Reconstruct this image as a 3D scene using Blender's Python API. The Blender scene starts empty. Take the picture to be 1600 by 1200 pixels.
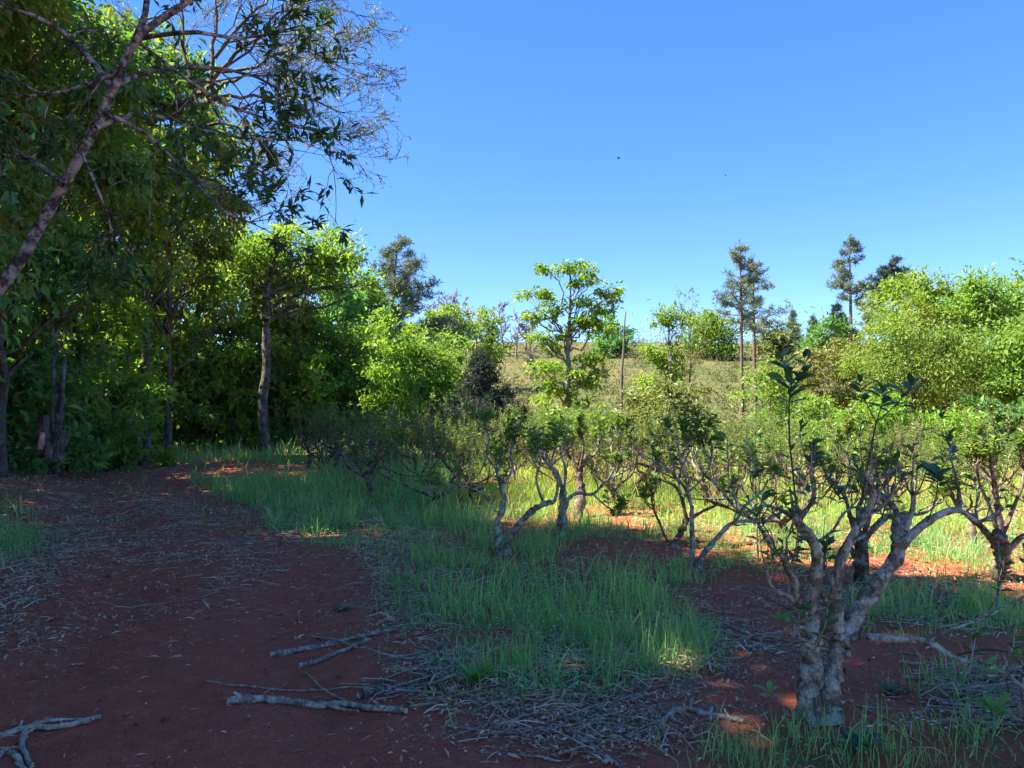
import bpy, math
import numpy as np
from mathutils import Vector

rng = np.random.default_rng(11)
C = bpy.context.scene.collection
SC = bpy.context.scene

# ------------------------------------------------------------------ camera
F_PX, CAM_Z, PITCH = 1200.0, 1.6, math.atan(40 / 1200.0)
cam = bpy.data.cameras.new('camera'); cam.sensor_width = 36; cam.lens = 27.0
cam.clip_start = 0.05; cam.clip_end = 4000
cam_o = bpy.data.objects.new('camera', cam); C.objects.link(cam_o)
cam_o.location = (0, 0, CAM_Z); cam_o.rotation_euler = (math.pi / 2 + PITCH, 0, 0)
SC.camera = cam_o

# ------------------------------------------------------------------ light
SUN_EL, SUN_AZ = math.radians(50), math.radians(-97)      # azimuth from +Y towards +X
S_DIR = Vector((math.sin(SUN_AZ) * math.cos(SUN_EL), math.cos(SUN_AZ) * math.cos(SUN_EL), math.sin(SUN_EL)))
world = bpy.data.worlds.new('World'); SC.world = world; world.use_nodes = True
wn = world.node_tree
sky = wn.nodes.new('ShaderNodeTexSky'); sky.sky_type = 'NISHITA'; sky.sun_disc = False
sky.sun_elevation = SUN_EL; sky.sun_rotation = SUN_AZ % (2 * math.pi)
sky.altitude = 300; sky.air_density = 0.6; sky.dust_density = 0.0; sky.ozone_density = 3.0
hsv = wn.nodes.new('ShaderNodeHueSaturation'); hsv.inputs['Hue'].default_value = .514; hsv.inputs['Saturation'].default_value = 1.48; hsv.inputs['Value'].default_value = 1.0
gam = wn.nodes.new('ShaderNodeGamma'); gam.inputs[1].default_value = .70
wn.links.new(sky.outputs[0], gam.inputs[0]); wn.links.new(gam.outputs[0], hsv.inputs['Color']); wn.links.new(hsv.outputs[0], wn.nodes['Background'].inputs[0])
wn.nodes['Background'].inputs[1].default_value = 0.121
sun = bpy.data.lights.new('sun', 'SUN'); sun.energy = 4.0; sun.angle = math.radians(0.53); sun.color = (1.0, 0.93, 0.80)
sun_o = bpy.data.objects.new('sun', sun); C.objects.link(sun_o)
sun_o.rotation_euler = S_DIR.to_track_quat('Z', 'Y').to_euler(); sun_o.location = (-30, -4, 40)
SC.view_settings.view_transform = 'Standard'; SC.view_settings.look = 'None'
SC.view_settings.exposure = 2.3; SC.view_settings.gamma = 1.0
SC.render.engine = 'CYCLES'
SC.cycles.max_bounces = 8; SC.cycles.diffuse_bounces = 5; SC.cycles.transmission_bounces = 6
SC.cycles.glossy_bounces = 2; SC.cycles.caustics_reflective = False; SC.cycles.caustics_refractive = False
SC.cycles.use_denoising = True

# ------------------------------------------------------------------ noise and terrain
def _hash(ix, iy, s):
    n = (ix.astype(np.int64) * 374761393 + iy.astype(np.int64) * 668265263 + s * 974711) & 0x7fffffff
    n = ((n ^ (n >> 13)) * 1274126177) & 0x7fffffff
    return ((n ^ (n >> 16)) & 0xffff) / 65535.0
def vnoise(x, y, s=0):
    x = np.asarray(x, float); y = np.asarray(y, float)
    ix = np.floor(x); iy = np.floor(y); fx = x - ix; fy = y - iy
    fx = fx * fx * (3 - 2 * fx); fy = fy * fy * (3 - 2 * fy)
    a = _hash(ix, iy, s); b = _hash(ix + 1, iy, s); c = _hash(ix, iy + 1, s); d = _hash(ix + 1, iy + 1, s)
    return (a * (1 - fx) + b * fx) * (1 - fy) + (c * (1 - fx) + d * fx) * fy
def fbm(x, y, s=0, o=4):
    t = 0; a = 0.5; n = 0
    for k in range(o):
        t = t + a * vnoise(x * 2 ** k + 17.3 * k, y * 2 ** k + 5.1 * k, s + k); n += a; a *= 0.5
    return t / n
def sstep(a, b, x):
    t = np.clip((np.asarray(x, float) - a) / (b - a), 0, 1); return t * t * (3 - 2 * t)

PATH_R = np.array([(-5, .4), (0, .3), (3.4, -.3), (4.3, -.57), (5.3, -1.06), (6.4, -1.3), (8, -1.95), (9.6, -2.9), (12, -4.0), (14.8, -6.0), (17.5, -7.4), (21, -9.5), (60, -30)])
def path_r(y): return np.interp(y, PATH_R[:, 0], PATH_R[:, 1])
def height(x, y):
    x = np.asarray(x, float); y = np.asarray(y, float)
    near = 1 - sstep(25, 60, y)
    z = 0.16 * (fbm(x * .35, y * .35, 3, 3) - .5) * (1 - .6 * sstep(40, 120, y))
    z = z + 0.05 * (fbm(x * 1.7, y * 1.7, 5, 3) - .5) * near
    edge = -5.2 - .36 * np.clip(y - 8, -3, 12) + .8 * (fbm(y * .3, x * 0 + 2, 8, 2) - .5)
    z = z + .55 * sstep(0, 3.2, edge - x) * (1 - sstep(15, 21, y)) * sstep(-30, -4, y + 8)
    u = x - path_r(y)                                            # shallow wheel ruts on the track
    z = z - .035 * (np.exp(-((u + .55) / .22) ** 2) + np.exp(-((u + 1.9) / .25) ** 2)) * near
    z = z - (.20 * sstep(12, 24, y) * sstep(-3, 3, x) + .30 * sstep(8, 20, y) * sstep(1, 6, x)) * (1 - sstep(40, 60, y))
    ridge = 10.5 + .9 * np.sin(x * .021 + 1.3) + .7 * (fbm(x * .03, y * .02, 4, 2) - .5)
    hill = sstep(-60, -10, x) * .25 + .75
    z = z + ridge * hill * np.clip((y - 41) / 69, 0, 1) ** 1.15 * (1 - .9 * sstep(114, 220, y))
    z = z + .5 * (fbm(x * .12, y * .12, 6, 3) - .5) * sstep(50, 80, y)
    return z
def gz(x, y): return float(height(x, y))

cp, sp = math.cos(PITCH), math.sin(PITCH)
def proj(x, y, z):
    zz = z - CAM_Z
    dep = y * cp + zz * sp; up = -y * sp + zz * cp
    dep = np.maximum(dep, .05)
    return 800 + F_PX * x / dep, 600 - F_PX * up / dep
def at(px, py, Y):
    """the point of the place at distance Y that the photograph shows at a pixel"""
    a = (600 - py) / F_PX; r = (px - 800) / F_PX
    k = Y / (cp - a * sp)
    return np.array([r * k, Y, CAM_Z + k * (sp + a * cp)])

# ------------------------------------------------------------------ mesh helpers
class MB:
    def __init__(s): s.v = []; s.t = []; s.q = []; s.a = []; s.n = 0
    def add(s, v, t=None, q=None, tone=.5):
        v = np.asarray(v, float).reshape(-1, 3)
        if t is not None and len(t): s.t.append(np.asarray(t, int) + s.n)
        if q is not None and len(q): s.q.append(np.asarray(q, int) + s.n)
        s.v.append(v); s.a.append(np.broadcast_to(np.asarray(tone, float), (len(v),))); s.n += len(v)
        return s
    def mesh(s, name, mat, smooth=False):
        me = bpy.data.meshes.new(name)
        v = np.concatenate(s.v).astype(np.float32)
        t = np.concatenate(s.t) if s.t else np.zeros((0, 3), int)
        q = np.concatenate(s.q) if s.q else np.zeros((0, 4), int)
        me.vertices.add(len(v)); me.vertices.foreach_set('co', v.ravel())
        li = np.concatenate([t.ravel(), q.ravel()]).astype(np.int32)
        me.loops.add(len(li)); me.loops.foreach_set('vertex_index', li)
        me.polygons.add(len(t) + len(q))
        st = np.concatenate([np.arange(len(t)) * 3, len(t) * 3 + np.arange(len(q)) * 4]).astype(np.int32)
        me.polygons.foreach_set('loop_start', st)
        me.polygons.foreach_set('use_smooth', np.full(len(st), smooth, dtype=bool))
        at_ = me.attributes.new('tone', 'FLOAT', 'POINT')
        at_.data.foreach_set('value', np.concatenate(s.a).astype(np.float32))
        me.materials.append(mat); me.update(calc_edges=True)
        return me
    def build(s, name, mat, parent=None, smooth=False, off=None):
        if off is not None: s.v = [a - np.asarray(off, float) for a in s.v]
        return link(name, s.mesh(name, mat, smooth), parent)

def link(name, data, parent=None):
    o = bpy.data.objects.new(name, data); C.objects.link(o)
    if parent is not None: o.parent = parent
    return o
def tag(o, label=None, cat=None, group=None, kind=None):
    if label: o['label'] = label
    if cat: o['category'] = cat
    if group: o['group'] = group
    if kind: o['kind'] = kind
    return o
def thing(name, loc, label, cat, group=None):
    o = link(name, None); o.location = tuple(float(c) for c in loc); o.empty_display_size = .2
    return tag(o, label, cat, group)
def copy_tree(o, parent=None):
    c = o.copy(); C.objects.link(c); c.parent = parent
    for ch in list(o.children): copy_tree(ch, c)
    return c

def nrm(v): return v / np.maximum(np.linalg.norm(v, axis=-1, keepdims=True), 1e-9)
def rdir(n): return nrm(rng.normal(size=(n, 3)))
def catmull(pts, k):
    p = np.asarray(pts, float); n = len(p)
    if n == 2: return p[0] + (p[1] - p[0]) * np.linspace(0, 1, k)[:, None]
    t = np.linspace(0, n - 1 - 1e-6, k); i = t.astype(int); f = (t - i)[:, None]
    g = lambda j: p[np.clip(j, 0, n - 1)]
    a, b, c, d = g(i - 1), g(i), g(i + 1), g(i + 2)
    return .5 * (2 * b + (c - a) * f + (2 * a - 5 * b + 4 * c - d) * f ** 2 + (3 * b - a - 3 * c + d) * f ** 3)
def tubes(mb, P, R, sides=5, tone=.5, rough=0.0, cap=False):
    P = np.asarray(P, float); R = np.asarray(R, float)
    if P.ndim == 2: P = P[None]; R = R[None]
    N, K = P.shape[:2]
    T = nrm(np.gradient(P, axis=1))
    m = np.abs(T.mean(1)); ref = np.where((m[:, 2:3] > .7), np.array([[1., 0, 0]]), np.array([[0, 0, 1.]]))
    U = nrm(np.cross(T, ref[:, None, :])); W = np.cross(T, U)
    a = np.arange(sides) * 2 * math.pi / sides
    rr = R[:, :, None] * (1 + rough * rng.normal(size=(N, K, sides)))
    ring = P[:, :, None] + rr[..., None] * (np.cos(a)[None, None, :, None] * U[:, :, None] + np.sin(a)[None, None, :, None] * W[:, :, None])
    b = (np.arange(N) * K * sides)[:, None, None]; k = (np.arange(K - 1) * sides)[None, :, None]; j = np.arange(sides)[None, None]
    j2 = (j + 1) % sides
    q = np.stack([b + k + j, b + k + j2, b + k + sides + j2, b + k + sides + j], -1).reshape(-1, 4)
    tn = tone if np.ndim(tone) == 0 else np.repeat(np.asarray(tone), K * sides)
    mb.add(ring.reshape(-1, 3), None, q, tn)
    if cap:
        for e in (0, K - 1):
            c = P[:, e]; off = 0
            v = np.concatenate([ring[:, e], c[:, None]], 1)                # N, sides+1, 3
            bb = (np.arange(N) * (sides + 1))[:, None]; jj = np.arange(sides)[None]
            f = np.stack([bb + jj, bb + (jj + 1) % sides, np.broadcast_to(bb + sides, (N, sides))], -1).reshape(-1, 3)
            mb.add(v.reshape(-1, 3), f, None, .9)
def leaves(mb, B, D, Nn, L, W, tone, fold=.25):
    """folded diamond leaves: base point, direction, rough normal"""
    D = nrm(D); S = nrm(np.cross(D, Nn)); N2 = np.cross(S, D)
    L = np.broadcast_to(L, (len(B),))[:, None]; W = np.broadcast_to(W, (len(B),))[:, None]
    mid = B + D * L * .48
    v = np.stack([B, mid + S * W * .5 + N2 * W * fold, B + D * L - N2 * L * .08, mid - S * W * .5 + N2 * W * fold], 1)
    i = (np.arange(len(B)) * 4)[:, None]
    t = np.concatenate([i + [[0, 1, 2]], i + [[0, 2, 3]]], 0)
    mb.add(v.reshape(-1, 3), t, None, np.repeat(np.broadcast_to(tone, (len(B),)), 4))

# ------------------------------------------------------------------ materials
def new_mat(name):
    m = bpy.data.materials.new(name); m.use_nodes = True
    n = m.node_tree; n.nodes.clear(); out = n.nodes.new('ShaderNodeOutputMaterial')
    return m, n, out
def ramp(n, stops, interp='LINEAR'):
    r = n.nodes.new('ShaderNodeValToRGB'); r.color_ramp.interpolation = interp
    e = r.color_ramp.elements
    while len(e) < len(stops): e.new(.5)
    for el, (p, c) in zip(e, stops): el.position = p; el.color = (*c, 1)
    return r
def leaf_mat(name, stops, trans=.45, rough=.5, spec=.35, tr_gain=(1.15, 1.1, .45)):
    m, n, out = new_mat(name)
    a = n.nodes.new('ShaderNodeAttribute'); a.attribute_name = 'tone'
    r = ramp(n, stops); n.links.new(a.outputs['Fac'], r.inputs[0])
    oi = n.nodes.new('ShaderNodeObjectInfo')
    hs = n.nodes.new('ShaderNodeHueSaturation')
    mp = n.nodes.new('ShaderNodeMapRange'); mp.inputs[3].default_value = .485; mp.inputs[4].default_value = .515
    mv = n.nodes.new('ShaderNodeMapRange'); mv.inputs[3].default_value = .85; mv.inputs[4].default_value = 1.15
    n.links.new(oi.outputs['Random'], mp.inputs[0]); n.links.new(oi.outputs['Random'], mv.inputs[0])
    n.links.new(mp.outputs[0], hs.inputs['Hue']); n.links.new(mv.outputs[0], hs.inputs['Value']); n.links.new(r.outputs[0], hs.inputs['Color'])
    p = n.nodes.new('ShaderNodeBsdfPrincipled'); p.inputs['Roughness'].default_value = rough
    p.inputs['Specular IOR Level'].default_value = spec
    n.links.new(hs.outputs[0], p.inputs['Base Color'])
    mu = n.nodes.new('ShaderNodeMix'); mu.data_type = 'RGBA'; mu.blend_type = 'MULTIPLY'; mu.inputs[0].default_value = 1
    n.links.new(hs.outputs[0], mu.inputs[6]); mu.inputs[7].default_value = (*[g * 1.6 for g in tr_gain], 1)
    t = n.nodes.new('ShaderNodeBsdfTranslucent'); n.links.new(mu.outputs[2], t.inputs[0])
    mx = n.nodes.new('ShaderNodeMixShader'); mx.inputs[0].default_value = trans
    n.links.new(p.outputs[0], mx.inputs[1]); n.links.new(t.outputs[0], mx.inputs[2]); n.links.new(mx.outputs[0], out.inputs[0])
    return m
def bark_mat(name, dark, light, lichen=(.20, .205, .18), amount=.5, scale=6.0, cutface=None):
    m, n, out = new_mat(name)
    tc = n.nodes.new('ShaderNodeTexCoord')
    mpg = n.nodes.new('ShaderNodeMapping'); mpg.inputs['Scale'].default_value = (1, 1, .35)
    n.links.new(tc.outputs['Object'], mpg.inputs[0])
    n1 = n.nodes.new('ShaderNodeTexNoise'); n1.inputs['Scale'].default_value = scale * 4; n1.inputs['Detail'].default_value = 6
    n.links.new(mpg.outputs[0], n1.inputs['Vector'])
    r1 = ramp(n, [(.3, dark), (.7, light)]); n.links.new(n1.outputs[0], r1.inputs[0])
    n2 = n.nodes.new('ShaderNodeTexNoise'); n2.inputs['Scale'].default_value = scale; n2.inputs['Detail'].default_value = 8; n2.inputs['Roughness'].default_value = .72
    n.links.new(tc.outputs['Object'], n2.inputs['Vector'])
    t = .62 - .24 * amount
    r2 = ramp(n, [(t - .05, (0, 0, 0)), (t + .07, (1, 1, 1))]); n.links.new(n2.outputs[0], r2.inputs[0])
    n3 = n.nodes.new('ShaderNodeTexNoise'); n3.inputs['Scale'].default_value = scale * 9; n3.inputs['Detail'].default_value = 3
    n.links.new(tc.outputs['Object'], n3.inputs['Vector'])
    r3 = ramp(n, [(.3, tuple(c * .6 for c in lichen)), (.65, lichen)]); n.links.new(n3.outputs[0], r3.inputs[0])
    mx = n.nodes.new('ShaderNodeMix'); mx.data_type = 'RGBA'
    n.links.new(r2.outputs[0], mx.inputs[0]); n.links.new(r1.outputs[0], mx.inputs[6]); n.links.new(r3.outputs[0], mx.inputs[7])
    p = n.nodes.new('ShaderNodeBsdfPrincipled'); p.inputs['Roughness'].default_value = .9; p.inputs['Specular IOR Level'].default_value = .15
    col = mx.outputs[2]
    if cutface:
        a = n.nodes.new('ShaderNodeAttribute'); a.attribute_name = 'tone'
        g = n.nodes.new('ShaderNodeMath'); g.operation = 'GREATER_THAN'; g.inputs[1].default_value = .8; n.links.new(a.outputs['Fac'], g.inputs[0])
        m2 = n.nodes.new('ShaderNodeMix'); m2.data_type = 'RGBA'; n.links.new(g.outputs[0], m2.inputs[0]); n.links.new(col, m2.inputs[6]); m2.inputs[7].default_value = (*cutface, 1)
        col = m2.outputs[2]
    n.links.new(col, p.inputs['Base Color'])
    b = n.nodes.new('ShaderNodeBump'); b.inputs['Strength'].default_value = 1.0; b.inputs['Distance'].default_value = .03
    n.links.new(n1.outputs[0], b.inputs['Height']); n.links.new(b.outputs[0], p.inputs['Normal'])
    n.links.new(p.outputs[0], out.inputs[0])
    return m
def tone_mat(name, stops, rough=.85, trans=0.0):
    return leaf_mat(name, stops, trans=trans, rough=rough, spec=.15, tr_gain=(1, 1, .8))

M = {}
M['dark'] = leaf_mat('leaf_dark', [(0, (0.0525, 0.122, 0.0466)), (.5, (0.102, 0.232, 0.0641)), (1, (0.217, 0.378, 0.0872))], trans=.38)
M['silhouette'] = leaf_mat('leaf_silhouette', [(0, (0.0264, 0.06, 0.024)), (.5, (0.0504, 0.114, 0.0336)), (1, (0.108, 0.192, 0.048))], trans=.38)  # darker copy of the dark leaf, backlit silhouette put into its colour
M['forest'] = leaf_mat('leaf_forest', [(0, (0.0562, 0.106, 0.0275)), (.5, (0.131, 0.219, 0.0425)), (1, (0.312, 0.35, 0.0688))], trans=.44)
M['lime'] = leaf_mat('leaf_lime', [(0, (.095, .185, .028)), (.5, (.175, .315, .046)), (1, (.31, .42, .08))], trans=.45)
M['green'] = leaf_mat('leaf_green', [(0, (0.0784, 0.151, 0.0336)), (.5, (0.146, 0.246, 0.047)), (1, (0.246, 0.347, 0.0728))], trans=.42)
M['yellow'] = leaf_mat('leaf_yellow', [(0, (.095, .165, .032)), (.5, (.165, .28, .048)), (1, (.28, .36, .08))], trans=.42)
M['olive'] = leaf_mat('leaf_olive', [(0, (0.0945, 0.121, 0.0413)), (.5, (0.171, 0.206, 0.0619)), (1, (0.292, 0.3, 0.112))], trans=.32)
M['pine'] = leaf_mat('needle_blue_green', [(0, (0.0725, 0.114, 0.087)), (.5, (0.128, 0.182, 0.128)), (1, (0.228, 0.269, 0.176))], trans=.15, rough=.6)
M['pine_dark'] = leaf_mat('needle_dark', [(0, (0.0193, 0.0343, 0.0279)), (.5, (0.0365, 0.0589, 0.045)), (1, (0.0644, 0.0913, 0.0589))], trans=.12, rough=.6)
M['shrub'] = leaf_mat('leaf_shrub', [(0, (0.0517, 0.109, 0.0287)), (.45, (0.115, 0.207, 0.0403)), (.85, (0.218, 0.299, 0.0633)), (1, (0.322, 0.333, 0.069))], trans=.42, spec=.4, rough=.45)
M['shoot'] = leaf_mat('leaf_shoot', [(0, (0.0372, 0.0929, 0.0372)), (.5, (0.0592, 0.144, 0.0507)), (1, (0.152, 0.321, 0.0592))], trans=.28, spec=.5, rough=.35)
M['sparse'] = leaf_mat('leaf_spring', [(0, (.13, .14, .03)), (.5, (.16, .19, .035)), (1, (.25, .24, .06))], trans=.5)
M['grass'] = leaf_mat('grass_blade_shade', [(0, (0.151, 0.292, 0.119)), (.45, (0.216, 0.4, 0.146)), (.8, (0.346, 0.486, 0.162)), (.92, (0.54, 0.497, 0.216)), (1, (0.648, 0.562, 0.302))], trans=.4, rough=.55)  # greyer, bluer green: the look of shaded grass put into the colour
M['sunlit_grass'] = leaf_mat('grass_blade_sunlit', [(0, (0.165, 0.259, 0.0495)), (.5, (0.264, 0.352, 0.0715)), (.8, (0.396, 0.407, 0.121)), (1, (0.55, 0.484, 0.22))], trans=.4, rough=.6)  # yellower copy of the grass, sunlight put into the blade colour
M['cover'] = leaf_mat('ground_leaf', [(0, (0.102, 0.255, 0.102)), (.5, (0.17, 0.392, 0.136)), (1, (0.341, 0.579, 0.204))], trans=.3)
M['brush'] = leaf_mat('hill_brush', [(0, (0.049, 0.0694, 0.0179)), (.5, (0.106, 0.111, 0.0367)), (1, (0.196, 0.163, 0.0734))], trans=.3)
M['litter'] = tone_mat('dry_litter', [(0, (.22, .11, .06)), (.35, (.52, .31, .19)), (.75, (.74, .51, .34)), (1, (.80, .66, .50))])
M['clod'] = tone_mat('earth_clod', [(0, (0.23, 0.0675, 0.0297)), (.7, (0.459, 0.135, 0.0567)), (1, (0.648, 0.257, 0.121))])
M['petal'] = tone_mat('white_petal', [(0, (.6, .6, .55)), (1, (.8, .8, .75))], trans=.2)
M['bark'] = bark_mat('bark_brown', (0.042, 0.0312, 0.024), (0.144, 0.114, 0.09), amount=.25, scale=4)
M['bark_grey'] = bark_mat('bark_grey', (0.0315, 0.0273, 0.0237), (0.0896, 0.0784, 0.0682), amount=.45, scale=4)
M['bark_pale'] = bark_mat('bark_pale', (0.063, 0.0525, 0.0434), (0.168, 0.147, 0.126), lichen=(0.294, 0.294, 0.266), amount=.6, scale=5)
M['bark_patch'] = bark_mat('bark_white_patched', (.025, .024, .022), (.085, .08, .072), lichen=(.44, .44, .40), amount=.50, scale=7)
M['bark_lichen'] = bark_mat('bark_lichen', (0.053, 0.0374, 0.0256), (0.301, 0.21, 0.14), lichen=(0.601, 0.556, 0.414), amount=.50, scale=12, cutface=(0.461, 0.316, 0.192))
M['bark_shrub'] = bark_mat('bark_shrub', (0.042, 0.0277, 0.0181), (0.159, 0.103, 0.0671), lichen=(0.317, 0.285, 0.209), amount=.45, scale=9)
M['bark_pine'] = bark_mat('bark_pine', (.07, .045, .034), (.19, .13, .10), amount=.2, scale=3)
M['twig_grey'] = bark_mat('bark_twig_grey', (0.126, 0.101, 0.0946), (0.302, 0.252, 0.227), amount=.3, scale=5)
M['stick'] = bark_mat('dead_stick', (0.126, 0.0842, 0.0624), (0.398, 0.291, 0.216), lichen=(0.687, 0.581, 0.442), amount=.4, scale=14, cutface=(0.722, 0.49, 0.286))
M['stick_pale'] = bark_mat('dead_stick_pale', (0.246, 0.169, 0.111), (0.553, 0.403, 0.276), lichen=(0.692, 0.561, 0.421), amount=.4, scale=14, cutface=(0.692, 0.496, 0.311))
M['stick_dark'] = bark_mat('dead_stick_dark', (0.0614, 0.0437, 0.0354), (0.21, 0.146, 0.115), lichen=(0.589, 0.478, 0.371), amount=.3, scale=12, cutface=(0.736, 0.499, 0.318))
M['dead'] = bark_mat('dead_trunk', (.075, .06, .05), (.20, .165, .14), amount=.2, scale=4)
M['cut_wood'] = bark_mat('cut_wood', (.40, .31, .17), (.58, .47, .28), lichen=(.5, .42, .27), amount=.2, scale=14)
M['vine'] = bark_mat('dry_vine', (.08, .055, .035), (.20, .15, .10), amount=.1, scale=4)
M['green_stem'] = bark_mat('green_stem', (.045, .06, .025), (.10, .115, .05), lichen=(.14, .14, .10), amount=.2, scale=9)
M['insect'] = tone_mat('insect_dark', [(0, (.02, .02, .02)), (1, (.04, .035, .03))])

# ------------------------------------------------------------------ ground masks (as the ground lies in the photograph)
GRASS = [(880, 925, 190, 75, 1.0), (930, 1020, 170, 60, 1.0), (720, 850, 120, 55, .6), (480, 780, 165, 50, 1.1), (560, 810, 120, 40, .7),
         (370, 706, 200, 12, 1.2), (230, 765, 55, 14, .9), (620, 800, 100, 50, .8), (0, 850, 70, 40, .6), (1460, 830, 320, 62, 1.0),
         (1000, 790, 190, 50, .9), (1130, 850, 150, 35, .5), (1480, 955, 160, 40, .75), (1400, 1180, 240, 48, .9), (820, 1060, 120, 50, .9), (960, 1080, 90, 30, .6),
         (1090, 965, 70, 35, .5), (700, 760, 200, 50, .9), (1190, 1175, 90, 40, .5), (1500, 1080, 90, 25, .5), (640, 900, 60, 40, .35)]
SOIL = [(1190, 950, 120, 40, 1.2), (1080, 1100, 130, 38, 1.1), (1400, 1040, 120, 36, 1.1), (1020, 860, 90, 16, 1.0), (1370, 885, 90, 14, 1.0),
        (1220, 1060, 110, 40, .9), (380, 735, 150, 9, 1.2), (820, 1180, 120, 30, .9)]
LITTER = [(180, 850, 280, 90, 1.0), (130, 760, 190, 60, 1.0), (620, 870, 90, 60, .9), (660, 950, 80, 50, .9), (900, 1125, 200, 40, .9), (700, 1050, 90, 50, .7),
          (1000, 1010, 190, 60, .8), (1040, 1060, 110, 50, .7), (1200, 1010, 120, 40, .5), (1400, 930, 200, 35, .7), (1500, 1080, 130, 40, .7), (300, 950, 230, 60, .25),
          (30, 950, 90, 70, .8), (560, 720, 80, 30, .5)]
def blob(L, px, py):
    t = np.zeros(np.shape(px))
    for cx, cy, rx, ry, w in L:
        t = np.maximum(t, w * np.exp(-.7 * (((px - cx) / rx) ** 2 + ((py - cy) / ry) ** 2) ** 1.5))
    return t
def masks(x, y):
    px, py = proj(x, y, 0 * np.asarray(x))
    u = x - path_r(y)
    inframe = sstep(-350, -100, px) * (1 - sstep(1700, 1950, px)) * (1 - sstep(1260, 1400, py)) * (1 - sstep(21, 26, y))
    g = blob(GRASS, px, py); s = blob(SOIL, px, py); l = blob(LITTER, px, py)
    gen_g = np.where(u > 0, .75, .15) * sstep(.4, .65, fbm(x * .5, y * .5, 31, 3)) + np.where((y > 14) & (u > 0), .6, 0)
    g = g * inframe + gen_g * (1 - inframe); l = l * inframe + .5 * (1 - inframe)
    path = sstep(-2.9, -2.3, u + 0 * x) * (1 - sstep(-.15, .25, u + .5 * (fbm(x * 1.3, y * 1.3, 9, 3) - .5))) * (1 - sstep(17, 22, y))
    s = np.maximum(s * inframe, path)
    fz = fbm(x * 1.1, y * 1.1, 21, 4)
    g = np.clip(g * (1 - .92 * np.clip(s, 0, 1)) * (.45 + 1.1 * sstep(.3, .62, fz)), 0, 1.3)
    g = np.maximum(g, .95 * sstep(9.5, 12, y + .25 * x) * sstep(.5, 2, x) * (.35 + 1.0 * sstep(.3, .5, fz)) * (1 - .6 * np.clip(s * inframe, 0, 1)))
    l = np.clip(l * (.35 + 1.2 * sstep(.3, .65, fbm(x * 1.6, y * 1.6, 41, 3))), 0, 1.3) * (1 - .45 * np.clip(path, 0, 1))
    return g, s, l

# ------------------------------------------------------------------ ground sheet
def axis(segs):
    out = []
    for a, b, st in segs: out.append(np.arange(a, b, st))
    return np.unique(np.concatenate(out + [[segs[-1][1]]]).round(4))
gx = axis([(-900, -120, 60), (-120, -24, 4), (-24, -9, .5), (-9, 9, .13), (9, 24, .5), (24, 120, 4), (120, 900, 60)])
gy = axis([(-300, -30, 30), (-30, 1.5, 1.5), (1.5, 12, .12), (12, 26, .28), (26, 60, .8), (60, 130, 1.6), (130, 260, 10), (260, 1500, 80)])
X, Y = np.meshgrid(gx, gy)
Z = height(X, Y)
fine = (1 - sstep(9, 22, Y)) * (1 - sstep(7, 9, np.abs(X)))
Z = Z + fine * (.055 * (fbm(X * 5, Y * 5, 51, 3) - .5) + .02 * (fbm(X * 14, Y * 14, 55, 2) - .5))
nx, ny = len(gx), len(gy)
idx = np.arange(nx * ny).reshape(ny, nx)
mb = MB(); mb.add(np.stack([X, Y, Z], -1), None, np.stack([idx[:-1, :-1], idx[:-1, 1:], idx[1:, 1:], idx[1:, :-1]], -1).reshape(-1, 4))
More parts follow.
